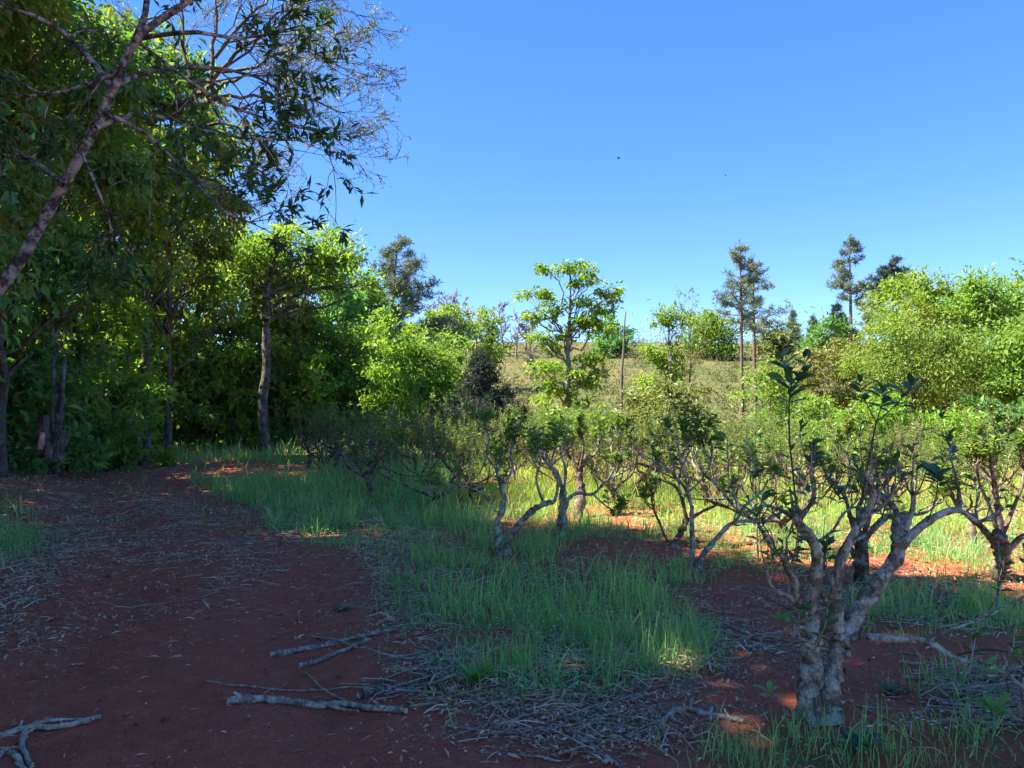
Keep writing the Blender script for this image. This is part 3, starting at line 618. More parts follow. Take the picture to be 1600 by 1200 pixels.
# centre of the picture
px_tree('broadleaf_tree', 'tall bright lime green tree with layered crown in the middle of the field edge', (884, 700), (890, 425), 35,
        [(866, 423, 16), (895, 421, 16), (924, 426, 15), (830, 458, 16), (848, 462, 11), (909, 445, 16), (946, 452, 16), (958, 466, 11), (850, 489, 18), (832, 497, 11), (904, 470, 15), (940, 483, 16), (840, 527, 18), (876, 524, 16),
         (918, 508, 20), (944, 512, 16), (866, 546, 14), (846, 572, 18), (896, 580, 20), (866, 604, 20), (909, 600, 20), (936, 592, 16), (852, 624, 15), (900, 624, 18), (926, 560, 16)], .16, 'lime', r0=.15, bark='bark_pale', dens=10, attach=.72, spread=.27, layer=.5)
px_tree('broadleaf_tree', 'low wide green tree crown under the tall lime green tree', (885, 715), (885, 660), 27, [(838, 662, 22), (862, 655, 20), (885, 668, 24), (915, 662, 24), (945, 665, 22), (965, 672, 16), (870, 682, 22), (905, 686, 24), (845, 684, 20), (940, 690, 20)], .14, 'green', r0=.09, dens=12)
px_tree('broadleaf_tree', 'dark rounded tree on the ridge right of the tall lime green tree', (957, 575), (956, 520), 92, [(942, 520, 14), (962, 522, 16), (975, 540, 14), (934, 542, 14), (955, 508, 12), (956, 545, 16), (970, 553, 10)], .36, 'dark', r0=.22, dens=11)
def dead_pole():
    d = 33; b = at(971, 672, d); b[2] = gz(b[0], d)
    o = thing('dead_trunk', b, 'bare dead pole trunk standing pale against the hill', 'tree')
    tb = MB(); tubes(tb, catmull([b - [0, 0, .1], at(971, 600, d), at(974, 550, d), at(976, 505, d), at(978, 486, d)], 16), np.linspace(.075, .022, 16), 7, rough=.06)
    for z, a in ((560, .8), (590, -.6), (530, -.4)):
        p = at(973, z, d); tubes(tb, np.stack([p, p + [a * .25, .05, .12], p + [a * .4, .1, .3]]), np.array([.02, .014, .006]), 4)
    tb.build('trunk', M['dead'], o, smooth=True, off=b)
dead_pole()
px_tree('broadleaf_tree', 'slender sparse tree with flat leafy top right of the dead pole', (1043, 640), (1045, 492), 45, [(1040, 492, 14), (1060, 492, 12), (1028, 500, 9), (1070, 505, 9), (1046, 515, 10), (1024, 548, 22), (1040, 575, 20), (1012, 600, 20), (1035, 610, 20), (1058, 545, 13), (1005, 630, 18), (1060, 585, 14)], .19, 'lime', r0=.10, bark='bark_pale', dens=9)
def thin_bare(label, foot, top, d, n=(9, 4), r0=.08, leafn=1, leaf='olive', bark='bark', lean=.5, name='thin_tree', lift=.05):
    b = at(*foot, d); b[2] = gz(b[0], d); t = at(*top, d); o = thing(name, b, label, 'tree')
    tb, lb = MB(), MB(); tp = catmull([b - [0, 0, .1], b * .5 + t * .5 + [rng.uniform(-.1, .1), 0, 0], t], 12); tubes(tb, tp, flare(12, r0, r0 * .2), 6, rough=.05)
    P, R = tp[None], np.linspace(r0, r0 * .2, 12)[None]
    bare_branches(tb, P, R, [(n[0], lean * 1.6), (n[1], .9), (4, .9)], lb if leafn else None, L=.16, leaf_n=leafn, wob=.14, lift=lift, min_r=(.011 if leafn else .021) * d / 45, lf=(.22, .48))
    tb.build('trunk', M[bark], o, smooth=True, off=b)
    if leafn: lb.build('crown', M[leaf], o, off=b)
thin_bare('thin dark stemmed tree with few leaves beside the round crowned ridge tree', (1074, 620), (1078, 492), 46, (12, 4), .07, 2)
px_tree('bush', 'dull olive bush with dark side at the back of the field', (1045, 725), (1045, 640), 24, [(1040, 622, 24), (1008, 640, 24), (1068, 645, 26), (1088, 618, 16), (1030, 665, 30), (1075, 688, 28), (1002, 680, 24), (1050, 705, 26), (1096, 670, 18)], .11, 'olive', r0=.09, cat='bush', dens=13)
px_tree('broadleaf_tree', 'round broom shaped yellow green tree alone on the ridge', (1113, 590), (1112, 520), 88, [(1112, 508, 20), (1092, 515, 18), (1132, 516, 18), (1085, 532, 15), (1140, 535, 15), (1112, 530, 22), (1100, 545, 14), (1126, 546, 14), (1112, 497, 14)], .26, 'yellow', r0=.24, dens=11, spread=.42)
pine('pine_tree', 'taller thin stemmed pine of the pair standing free above the slope', (1159, 668), (1156, 380), 50, 505, 42, dens=.9, bias=-.2, r0=.17)
pine('pine_tree', 'second pine of the pair, crown leaning right of the taller one', (1180, 655), (1176, 402), 53, 520, 48, dens=.9, bias=.35, r0=.2)
pine('pine_tree', 'tall open tufted pine rising alone above the lime thicket', (1330, 540), (1327, 370), 76, 470, 36, dens=.75, tuft=.5, whorl=11, r0=.26)
pine('pine_tree', 'dark flat topped pine just behind the lime thicket crest', (1392, 520), (1394, 404), 78, 470, 40, leaf='pine_dark', dens=1.0, tuft=.5, whorl=10)
pine('pine_tree', 'thinner pine between the tufted pine and the dark flat topped one', (1362, 530), (1362, 440), 80, 505, 26, dens=.9, tuft=.45, whorl=10)
pine('pine_tree', 'small pale pine on the ridge right of the pine pair', (1241, 570), (1239, 485), 95, 550, 20, dens=1.0, tuft=.5, full=True)
pine('pine_tree', 'broad dark pine on the ridge left of the tall tufted pine', (1309, 565), (1308, 474), 84, 545, 36, leaf='pine_dark', dens=1.3, tuft=.5, full=True)
pine('pine_tree', 'small hazy pine on the ridge beside the broad dark pine', (1271, 570), (1271, 492), 100, 548, 18, dens=1.0, tuft=.5, full=True)
px_tree('broadleaf_tree', 'dark rounded tree under the broad dark ridge pine', (1286, 585), (1285, 530), 78, [(1272, 530, 18), (1292, 520, 18), (1308, 530, 16), (1284, 546, 18), (1305, 548, 16), (1265, 548, 12)], .30, 'dark', r0=.2, dens=12)
px_tree('broadleaf_tree', 'dull dark tree on the ridge right behind the pine pair', (1210, 590), (1210, 530), 84, [(1196, 522, 16), (1215, 516, 16), (1232, 528, 14), (1205, 542, 18), (1225, 548, 16), (1188, 545, 14)], .30, 'olive', r0=.2, dens=12, tone_c=.3)

# bare grey trees along the ridge
for k, (fx, ty, d, sx) in enumerate([(690, 470, 96, 8), (725, 478, 98, -6), (742, 492, 92, 4), (787, 482, 95, -8), (806, 495, 90, 6), (822, 500, 97, 2), (838, 545, 70, -10), (673, 485, 99, 0)]):
    thin_bare('bare grey leafless tree on the ridge left of the tall lime green tree', (fx, 575), (fx + sx, ty), d, (22, 7), .15, 0, bark='twig_grey', lean=.8, name='bare_tree')
ords = ['leftmost', 'second from left', 'third from left', 'fourth from left', 'fifth from left', 'sixth from left', 'seventh from left', 'rightmost']
for q, o_ in enumerate(sorted([o for o in C.objects if o.name.startswith('bare_tree')], key=lambda o: o.location.x / o.location.y)):
    o_['group'] = 'bare trees on the ridge'; o_['label'] = ords[q] + ' of the bare grey leafless trees on the ridge'

# thicket on the right
px_tree('broadleaf_tree', 'rounded green tree crest at the left top of the lime thicket', (1415, 690), (1420, 470), 40, [(1405, 452, 24), (1440, 452, 26), (1395, 482, 30), (1450, 490, 34), (1420, 505, 30), (1380, 500, 22), (1480, 470, 24)], .18, 'lime', r0=.14, dens=11, tone_c=.55)
px_tree('broadleaf_tree', 'highest pale green tree at the right of the thicket', (1535, 700), (1535, 470), 38, [(1524, 450, 26), (1555, 462, 28), (1498, 468, 24), (1540, 490, 34), (1588, 478, 26), (1510, 505, 30), (1575, 515, 30), (1620, 470, 30)], .17, 'green', r0=.15, dens=11, tone_c=.6)
px_tree('broadleaf_tree', 'wide feathery yellow green tree in the middle of the thicket', (1425, 720), (1430, 560), 32, [(1360, 545, 30), (1395, 525, 32), (1435, 520, 34), (1480, 530, 36), (1515, 550, 32), (1375, 580, 32), (1420, 565, 36), (1465, 575, 36), (1510, 590, 32), (1345, 575, 22), (1440, 605, 30), (1395, 610, 28)], .11, 'yellow', r0=.13, dens=7, spread=.34, droop=.6)
px_tree('broadleaf_tree', 'deep green tree at the right picture edge over a dark hollow', (1615, 720), (1600, 560), 30, [(1570, 530, 34), (1600, 560, 40), (1565, 575, 34), (1590, 605, 34), (1640, 540, 44), (1650, 600, 44), (1560, 615, 22), (1690, 560, 44)], .15, 'green', r0=.15, dens=12, tone_c=.4)
px_tree('bush', 'bright lime bush in front of the feathery tree, behind the forked shoot', (1400, 760), (1400, 650), 24, [(1345, 655, 32), (1390, 645, 34), (1435, 660, 34), (1470, 690, 32), (1360, 700, 34), (1410, 705, 36), (1450, 730, 32), (1335, 730, 28), (1385, 745, 30), (1500, 660, 28), (1510, 700, 26), (1500, 735, 26)], .10, 'lime', r0=.08, cat='bush', dens=10)
px_tree('bush', 'small rounded fresh green bush left of the thicket', (1275, 745), (1272, 650), 27, [(1272, 635, 24), (1262, 660, 24), (1290, 662, 24), (1275, 690, 28), (1250, 700, 24), (1300, 705, 26), (1275, 722, 26)], .11, 'green', r0=.07, cat='bush', dens=12, tone_c=.6)
px_tree('bush', 'pale loose yellowish bush by the foot of the pine pair', (1205, 730), (1205, 610), 31, [(1195, 580, 22), (1225, 600, 24), (1185, 620, 26), (1220, 640, 28), (1190, 665, 28), (1228, 682, 26), (1195, 700, 26), (1245, 655, 20)], .12, 'yellow', r0=.07, cat='bush', dens=7, bark='bark_pale', spread=.36)
px_tree('bush', 'greyish olive bush at the left shoulder of the thicket', (1305, 700), (1305, 590), 38, [(1290, 560, 24), (1320, 555, 26), (1280, 590, 24), (1315, 590, 28), (1340, 560, 22), (1300, 620, 28), (1335, 620, 26), (1265, 600, 18)], .15, 'olive', r0=.09, cat='bush', dens=10)
px_tree('bush', 'dark shaded bush in the hollow at the right picture edge', (1575, 745), (1580, 670), 28, [(1545, 650, 24), (1580, 660, 28), (1560, 700, 28), (1610, 700, 34), (1535, 720, 22), (1650, 680, 40)], .14, 'dark', r0=.07, cat='bush', dens=13, tone_c=.3)
for px, d, H, R, lf, lb_ in [(1720, 27, 7, 2.3, 'green', 'green tree just beyond the right picture edge'), (1800, 34, 8, 2.6, 'lime', 'lime tree farther beyond the right picture edge'), (1470, 46, 7.4, 2.6, 'green', 'green tree hidden behind the thicket crest'), (1640, 42, 8.2, 2.7, 'forest', 'dark green tree behind the right end of the thicket')]:
    auto_tree('broadleaf_tree', lb_, (px - 800) / F_PX * d, d, H, R, lf, .18, n=18, z0=.1, dens=11)

# low bushes between field and slope
k = 0
for px, py, r, d, lf in [(580, 690, 26, 34, 'forest'), (800, 690, 22, 38, 'olive'), (825, 668, 18, 40, 'green'), (985, 690, 20, 36, 'green'), (1120, 700, 26, 30, 'green'), (1160, 715, 24, 29, 'yellow'), (1145, 690, 18, 36, 'forest'),
                         (700, 700, 26, 36, 'green'), (560, 655, 24, 42, 'olive'), (735, 690, 20, 40, 'yellow'), (1110, 670, 14, 44, 'olive'), (780, 670, 16, 46, 'lime')]:
    c = at(px, py, d)
    k += 1
    px_tree('bush', ['dark green bush at the foot of the tall blue grey pine', 'olive bush on the slope right of the young dark pine', 'small green bush left of the tall lime green tree', 'green bush at the foot of the dead pole', 'green bush below the sunlit slope right of the olive bush', 'yellowish bush just left of the pale loose bush', 'dark little bush at the foot of the sunlit slope', 'green bush left of the young dark pine',
                     'dull bush in the gap left of the bright green tree', 'yellowish bush behind the young dark pine', 'small olive bush high on the sunlit slope', 'small lime bush on the slope behind the young dark pine', 'lime bush in front of the small rounded fresh green bush', 'yellow green bush at the left foot of the thicket'][k - 1], (px, py + r * 1.2), (px, py), d, [(px + rng.uniform(-.8, .8) * r, py + rng.uniform(-.6, .7) * r, r * .62) for _ in range(7)], .006 * d, lf, r0=.05, cat='bush', group='bushes between the shrub rows and the slope', dens=11)

# ================================================================== pruned shrubs of the plantation
def ground_at(px, py):
    z = 0.
    a = (600 - py) / F_PX
    for _ in range(8):
        k = (z - CAM_Z) / (sp + a * cp); Yv = k * (cp - a * sp); Xv = (px - 800) / F_PX * k
        z = float(zs(np.array(Xv), np.array(Yv)))
    return np.array([Xv, Yv, z])
def leafy_shoots(tb, lb, P, R, n1, n2, leaf_n, L, up=.35, long=(.25, .55), sparse=.9, tone_c=.5, min_r=.0035):
    """short side branches, then upright shoots carrying the leaves"""
    s, d, ln, r = children_of(P, R, n1, .9, t0=.35, lf=(.3, .6)); P1, R1 = grow(s, d, np.clip(ln, .15, .6), np.clip(r, .006, .018), 6, .28, .10); tubes(tb, P1, R1, 4, rough=.06)
    Pa, Ra = P1, R1
    s, d, ln, r = children_of(Pa, Ra, n2, .7, t0=.3); d = nrm(d * .5 + np.array([0, 0, up * 2]))
    P2, R2 = grow(s, d, rng.uniform(*long, len(s)), np.full(len(s), .005), 6, .12, .12); tubes(tb, P2, np.maximum(R2, min_r), 3)
    keep = rng.random(len(P2)) < sparse; P2 = P2[keep]
    n = len(P2) * leaf_n; own = np.repeat(np.arange(len(P2)), leaf_n); t = rng.uniform(.25, 1, n) ** .8 * 5; i = np.minimum(t.astype(int), 4); f = (t - i)[:, None]
    b = P2[own, i] * (1 - f) + P2[own, i + 1] * f; ax = nrm(P2[own, 5] - P2[own, 0])
    lat = nrm(np.cross(ax, rdir(n))); sz = rng.uniform(.6, 1.25, n)
    tone = np.clip(tone_c + .35 * (rng.random(len(P2))[own] - .5) + .6 * (rng.random(n) - .5), 0, 1)
    leaves(lb, b, lat * .9 + ax * .55 + rdir(n) * .25, ax + rdir(n) * .5 + np.array([0, 0, .4]), L * sz, L * .42 * sz, tone)
def shrub_proto(H, tr, th, nl, reach, seed_lean=0., leaf_n=13, n1=4, n2=5, L=.075):
    o = thing('pruned_shrub', (0, 0, 0), 'x', 'shrub'); tb, lb = MB(), MB()
    top = np.array([seed_lean, rng.uniform(-.05, .05), th])
    tp = catmull([(0, 0, -.1), (seed_lean * .3 + rng.uniform(-.03, .03), 0, th * .5), top], 8)
    tubes(tb, tp, flare(8, tr, tr * .85, .35), 9, rough=.09)
    PP = []
    for i in range(nl):
        a = i * 2 * math.pi / nl + rng.uniform(-.5, .5); u = np.array([math.cos(a), math.sin(a), 0]); f = rng.uniform(.7, 1.15)
        p = [top - [0, 0, th * rng.uniform(.05, .35)]]
        for st, dz in ((.30, .22), (.28, .30), (.16, .30), (.10, .24)):
            p.append(p[-1] + u * st * reach * f * rng.uniform(.6, 1.3) + np.array([0, 0, dz * (H - th) * .62 * rng.uniform(.6, 1.25)]) + rng.normal(size=3) * .05)
        c = catmull(p, 10); rr = np.linspace(tr * .52, .011, 10) * (1 + .16 * rng.normal(size=10)); rr = np.maximum(rr, .008)
        tubes(tb, c, rr, 7, rough=.08); PP.append((c, rr))
    P = np.stack([a for a, _ in PP]); R = np.stack([b for _, b in PP])
    leafy_shoots(tb, lb, P, R, n1, n2, leaf_n, L, up=.6, long=(.18 * H, .46 * H))
    tb.build('trunk', M['bark_shrub'], o, smooth=True); lb.build('crown', M['shrub'], o)
    return o
protos = [shrub_proto(1.75, .070, .45, 5, 1.0), shrub_proto(1.6, .055, .30, 4, 1.2, .22, n2=4), shrub_proto(1.9, .075, .6, 5, .85, -.1), shrub_proto(1.45, .06, .25, 6, 1.3, .05, leaf_n=10), shrub_proto(1.7, .065, .5, 3, 1.15, -.3), shrub_proto(2.1, .065, .5, 6, .75), shrub_proto(1.6, .08, .7, 4, 1.0, .1, n1=5), shrub_proto(2.0, .05, .2, 4, .9, .12, leaf_n=9, n2=5)]
spots = [(735, 786, 'pruned shrub with a dark forked trunk left of the leaning one'), (665, 798, 'shaded low pruned shrub right of the dark stump shrub by the grass verge'), (580, 774, 'pruned shrub with dark stout trunk nearest the grassy verge of the track'),
         (690, 800, None), (1225, 838, 'pruned shrub with reddish trunk on the sunlit grass behind the large shrub'), (1520, 850, 'pale trunked pruned shrub on the sunlit grass left of the stout one at the edge')]
place = []
for px, py, lb_ in spots:
    g = ground_at(px, py)
    if lb_: place.append((g[0], g[1], lb_, None))
yy = 12.6; row = 0
while yy < 34:
    lo = float(np.interp(yy, [12, 14, 17, 20, 25, 34], [-1.8, -3.0, -4.3, -5.2, -6.0, -5.2])); hi = min(.70 * yy + 1.5, 13.5 if yy < 18 else 9.5) if yy < 22 else .36 * yy
    xx = lo + rng.uniform(0, 1.2)
    while xx < hi:
        x = xx + rng.uniform(-.3, .3); y = yy + rng.uniform(-.5, .5) - .12 * (xx - lo) * 0
        px, py = proj(x, y, 0.)
        if not any((x - a) ** 2 + (y - b) ** 2 < 1.2 for a, b, *_ in place) and not (yy < 13.5 and x > 2 and rng.random() < .45):
            if px < 700: l_ = 'shaded blue green pruned shrub in the back rows near the track'
            elif px < 1000: l_ = 'half lit pruned shrub in the middle of the dense back rows'
            else: l_ = 'sunlit yellow green pruned shrub in the back rows below the thicket'
            place.append((x, y, l_, 'pruned shrubs in the back rows of the plantation'))
        xx += rng.uniform(1.35, 1.9)
    yy += 2.0; row += 1
used = set()
for i, (x, y, l_, grp) in enumerate(place):
    k = i % len(protos); o = protos[k] if k not in used else copy_tree(protos[k]); used.add(k)
    o.location = (x, y, gz(x, y)); o.rotation_euler = (0, 0, rng.uniform(0, 6.28)); s_ = rng.uniform(.64, .94); o.scale = (s_ * rng.uniform(.95, 1.05), s_, s_ * rng.uniform(.92, 1.08))
    o['label'] = l_
    if grp: o['group'] = grp

def custom_shrub(name, label, base_px, d, lim, n1, n2, leaf_n, L=.085, bark='bark_lichen', long=(.10, .27), sparse=.9, off_dy=.25, leaf='shrub', thin=.8):
    """a shrub whose limbs are laid out one by one"""
    g = ground_at(*base_px); d = g[1]
    o = thing(name, g, label, 'shrub'); tb, lb = MB(), MB(); PP, RR = [], []
    for e in lim:
        pts, r0, r1 = e[:3]; sw = e[3] if len(e) > 3 else rng.uniform(-1, 1) * off_dy
        n = len(pts); w = [at(a, b, d + sw * (k / max(1, n - 1))) for k, (a, b) in enumerate(pts)]
        if pts[0][1] >= base_px[1] - 8: w[0] = w[0] * [1, 1, 0] + [0, 0, g[2] - .08]
        kk = 22 if thin > .85 or r0 > .03 else 14; c = catmull(w, kk); rr = np.linspace(r0, r1, kk) * thin * (1 + .11 * rng.normal(size=kk))
        if pts[0][1] >= base_px[1] - 8: rr *= 1 + .55 * np.exp(-np.arange(kk) * .75); c[1:-1] += rng.normal(size=(kk - 2, 3)) * r0 * .10
        if r0 < .0105:
            gb = MB(); tubes(gb, c, rr * .75, 7, rough=.06, cap=True); gb.build('shoot', M['green_stem'], o, smooth=True, off=g); continue
        tubes(tb, c, rr, 12 if r0 > .03 else 7, rough=.085, cap=True)
        for q in range(2 if r0 < .05 else 0):                          # knots and stubs
            j = rng.integers(6, kk - 1); dr = nrm(rdir(1)[0] + [0, 0, .4]); l = rr[j] * rng.uniform(1.2, 1.9)
            tubes(tb, np.stack([c[j], c[j] + dr * l * .7, c[j] + dr * l]), np.array([rr[j] * .6, rr[j] * .5, rr[j] * .34]), 6, rough=.1, cap=True)
        if r1 < .022: q_ = np.linspace(kk * .3, kk - 1, 10).astype(int); PP.append(c[q_]); RR.append(rr[q_])
    if n1: leafy_shoots(tb, lb, np.stack(PP), np.stack(RR), n1, n2, leaf_n, L, long=long, sparse=sparse, min_r=.0025)
    tb.build('trunk', M[bark], o, smooth=True, off=g)
    if n1: lb.build('crown', M[leaf], o, off=g)
    return o, g
custom_shrub('pruned_shrub', 'pruned shrub with thin upright stem and wide fork left of the large lichen shrub', (1086, 890), 7.7,
    [([(1086, 892), (1088, 878)], .06, .05), ([(1080, 890), (1082, 850), (1080, 800), (1074, 770), (1045, 735), (1000, 708)], .036, .012), ([(1086, 888), (1098, 868), (1125, 835), (1150, 815), (1195, 815), (1220, 798)], .042, .014),
     ([(1080, 790), (1072, 750), (1062, 715), (1058, 680)], .02, .009), ([(1150, 815), (1165, 790), (1190, 768), (1200, 750)], .02, .010), ([(1060, 750), (1070, 720), (1085, 690), (1090, 665)], .014, .008), ([(1074, 770), (1100, 745), (1112, 715), (1110, 690)], .015, .008)], 4, 3, 7, .10)
custom_shrub('pruned_shrub', 'low single limbed shrub bending left across the sunlit grass', (1212, 874), 8.1,
    [([(1214, 876), (1208, 856), (1185, 822), (1150, 792), (1122, 760), (1095, 735), (1082, 700)], .042, .012), ([(1150, 792), (1152, 765), (1165, 750), (1168, 725)], .02, .009), ([(1122, 760), (1112, 735), (1118, 710), (1130, 690)], .014, .008), ([(1185, 822), (1195, 800), (1210, 780), (1212, 755)], .016, .008)], 3, 3, 7, .09)
custom_shrub('pruned_shrub', 'pruned shrub with thick dark trunk directly behind the large lichen shrub', (1345, 908), 7.2,
    [([(1345, 910), (1347, 870), (1346, 838)], .085, .065), ([(1347, 850), (1372, 818), (1398, 800), (1440, 803), (1470, 780)], .04, .014), ([(1343, 848), (1328, 805), (1318, 772), (1290, 745)], .036, .013), ([(1348, 845), (1360, 800), (1372, 760), (1368, 725)], .034, .012), ([(1345, 845), (1340, 800), (1352, 765), (1340, 730)], .03, .011), ([(1318, 772), (1330, 740), (1322, 710), (1330, 690)], .016, .009)], 4, 4, 8, .085, bark='bark_shrub')
custom_shrub('pruned_shrub', 'stout pruned shrub with bushy top at the edge of the sunlit grass', (1563, 906), 7.3,
    [([(1563, 908), (1566, 870), (1562, 832)], .095, .07), ([(1560, 858), (1538, 828), (1515, 805), (1498, 795), (1485, 770)], .042, .014), ([(1565, 845), (1558, 790), (1552, 745), (1546, 705)], .045, .014), ([(1570, 868), (1592, 842), (1615, 830), (1640, 800)], .04, .014), ([(1562, 840), (1545, 790), (1530, 755), (1525, 725)], .03, .011), ([(1565, 840), (1585, 790), (1598, 755), (1600, 720)], .03, .011)], 5, 5, 11, .075, bark='bark_shrub', long=(.10, .24))
custom_shrub('pruned_shrub', 'pruned shrub with reddish bent trunk on the lit red soil', (1048, 852), 9.2,
    [([(1046, 854), (1064, 832), (1073, 812)], .06, .045), ([(1073, 815), (1066, 782), (1055, 760), (1030, 748), (1012, 738)], .034, .012), ([(1073, 815), (1096, 800), (1125, 785), (1140, 760)], .03, .012), ([(1050, 850), (1032, 822), (1020, 790), (1018, 765)], .024, .010), ([(1066, 782), (1078, 750), (1072, 715), (1080, 695)], .02, .010)], 4, 4, 8, .09, bark='bark_shrub')
custom_shrub('pruned_shrub', 'leaning pruned shrub with patched trunk rising from the shaded grass', (788, 864), 8.8,
    [([(788, 866), (800, 836), (830, 800), (850, 788), (866, 785)], .062, .03), ([(779, 862), (778, 820), (786, 790), (784, 760), (774, 732)], .055, .02), ([(775, 800), (762, 778), (735, 762), (700, 757), (672, 745)], .018, .010), ([(866, 785), (872, 755), (862, 725), (868, 700)], .024, .010), ([(784, 760), (800, 735), (798, 705), (806, 680)], .022, .010), ([(774, 732), (760, 710), (765, 685), (755, 665)], .018, .009), ([(850, 788), (838, 750), (845, 720), (835, 695)], .02, .010)], 4, 4, 9, .085)
custom_shrub('pruned_shrub', 'upright pruned shrub with light patched trunk where shade meets sunlit grass', (876, 834), 10,
    [([(876, 836), (880, 800), (879, 765)], .085, .06), ([(879, 768), (870, 738), (850, 718), (848, 690)], .036, .012), ([(882, 785), (902, 770), (926, 772), (950, 750), (985, 732)], .036, .012), ([(926, 772), (946, 790), (962, 802)], .016, .009), ([(880, 770), (884, 735), (876, 705), (884, 680)], .03, .011), ([(950, 750), (962, 725), (955, 700), (966, 680)], .018, .009)], 5, 4, 9, .085)
custom_shrub('pruned_shrub', 'thick gnarled dark trunk shrub just behind the upright patched one', (905, 808), 11.4,
    [([(903, 810), (908, 770), (905, 735), (915, 712)], .10, .06), ([(905, 740), (890, 715), (880, 690)], .04, .014), ([(908, 730), (930, 708), (940, 680)], .04, .014), ([(905, 735), (912, 700), (908, 670)], .03, .012)], 6, 5, 10, .085, bark='bark_shrub')
custom_shrub('tangled_shrub', 'tangled half fallen shrub of bare grey branches at the track bend', (475, 735), 20,
    [([(478, 738), (485, 715), (480, 700), (470, 680)], .07, .02), ([(480, 712), (510, 705), (540, 715), (570, 730)], .03, .012), ([(490, 720), (505, 735), (525, 745), (545, 742)], .025, .012), ([(482, 705), (520, 690), (560, 700), (600, 720)], .03, .012), ([(480, 700), (500, 675), (520, 665)], .03, .012)], 7, 5, 6, .10, bark='bark_grey', sparse=.7)

# the large lichen-covered shrub in the foreground, its big leaves one by one
def leaf_mesh(mat, tone, bend=.18, width=.40):
    mb = MB(); n = 6; v = []
    for i in range(n + 1):
        t = i / n; w = width * .5 * math.sin(math.pi * min(1, t ** .85 * .96 + .02)) ** .8 * (.75 + .45 * t); z = -bend * t * t
        v += [(t, w, z + w * .35), (t, 0, z), (t, -w, z + w * .35)]
    q = []
    for i in range(n):
        for j in (0, 1): q.append((i * 3 + j, i * 3 + j + 1, i * 3 + j + 4, i * 3 + j + 3))
    mb.add(v, None, q, tone)
    return mb.mesh('leaf', mat, smooth=True)
LEAFM = [leaf_mesh(M['shoot'], t, b) for t, b in ((.15, .15), (.35, .3), (.5, .1), (.7, .22))]; LEAFW = [leaf_mesh(M['shoot'], t, b, .17) for t, b in ((.9, .3), (1., .2))]; LEAFB = [leaf_mesh(M['shoot'], t, b) for t, b in ((.9, .2), (1., .12))]
def put_leaf(parent, g, p, d, nn, L, mesh):
    d = nrm(np.asarray(d, float)); s_ = nrm(np.cross(nn, d)); n2 = np.cross(d, s_)
    o = link('leaf', mesh, parent)
    o.matrix_local = __import__('mathutils').Matrix([[d[0] * L, s_[0] * L, n2[0] * L, p[0] - g[0]], [d[1] * L, s_[1] * L, n2[1] * L, p[1] - g[1]], [d[2] * L, s_[2] * L, n2[2] * L, p[2] - g[2]], [0, 0, 0, 1]])
big, bg = custom_shrub('pruned_shrub', 'large gnarled shrub with twin lichen covered trunks and two tall leafy shoots', (1278, 1128), 3.95,
    [([(1266, 1130), (1266, 1080), (1269, 1030), (1267, 985), (1262, 955)], .076, .052, 0), ([(1290, 1130), (1298, 1070), (1307, 1030), (1315, 995), (1313, 965)], .074, .052, .06),
     ([(1314, 1005), (1340, 955), (1380, 900), (1402, 868), (1404, 835), (1412, 805)], .056, .040, .25), ([(1404, 850), (1398, 825), (1402, 808), (1395, 790), (1368, 772)], .030, .014, .2), ([(1415, 830), (1425, 800), (1427, 768)], .018, .014, .1), ([(1408, 850), (1440, 822), (1470, 803), (1500, 798), (1530, 815), (1562, 798)], .034, .008, .4),
     ([(1311, 985), (1304, 930), (1314, 875), (1334, 832), (1360, 792), (1363, 762), (1352, 738)], .038, .013, -.1), ([(1310, 980), (1290, 940), (1275, 900)], .022, .012, .1),
     ([(1318, 1004), (1345, 995), (1400, 998), (1450, 1003), (1492, 1028), (1560, 1046), (1610, 1085)], .030, .012, -.35), ([(1490, 1025), (1540, 1015), (1590, 1022), (1640, 1030)], .010, .005, -.1), ([(1450, 1003), (1480, 985), (1540, 965), (1600, 930)], .012, .005, .2),
     ([(1266, 965), (1272, 915), (1276, 870), (1268, 842), (1245, 815), (1238, 798)], .040, .024, -.15), ([(1245, 818), (1262, 795), (1272, 778), (1268, 750)], .020, .009, -.1), ([(1240, 805), (1215, 795), (1195, 790), (1170, 800)], .014, .006, -.2),
     ([(1262, 962), (1248, 945), (1240, 905), (1226, 882), (1230, 858)], .026, .013, -.2), ([(1258, 958), (1236, 935), (1208, 922)], .022, .012, -.15), ([(1250, 965), (1210, 940), (1160, 918)], .008, .004, -.2), ([(1262, 985), (1248, 980), (1240, 995)], .016, .011, -.1),
     ([(1272, 850), (1300, 830), (1320, 800), (1345, 790)], .012, .006, .2), ([(1314, 875), (1330, 850), (1362, 830), (1400, 800)], .014, .007, .2),
     ([(1245, 805), (1240, 750), (1234, 690), (1233, 640), (1236, 600)], .010, .005, -.1), ([(1236, 602), (1228, 578), (1220, 555)], .005, .003, 0), ([(1236, 602), (1250, 580), (1264, 558)], .005, .003, .05),
     ([(1345, 790), (1354, 735), (1362, 695), (1369, 660)], .010, .006, .1), ([(1369, 660), (1354, 630), (1342, 596)], .005, .003, 0), ([(1369, 660), (1379, 628), (1382, 600)], .005, .003, .05), ([(1369, 660), (1400, 632), (1428, 598)], .005, .003, .1),
     ([(1450, 812), (1462, 780), (1466, 745)], .007, .004, -.1), ([(1560, 1110), (1575, 1085), (1572, 1060)], .005, .003, -.2)], 3, 2, 6, .07, long=(.10, .30), sparse=.75, off_dy=.1, leaf='shoot')
d0 = bg[1]
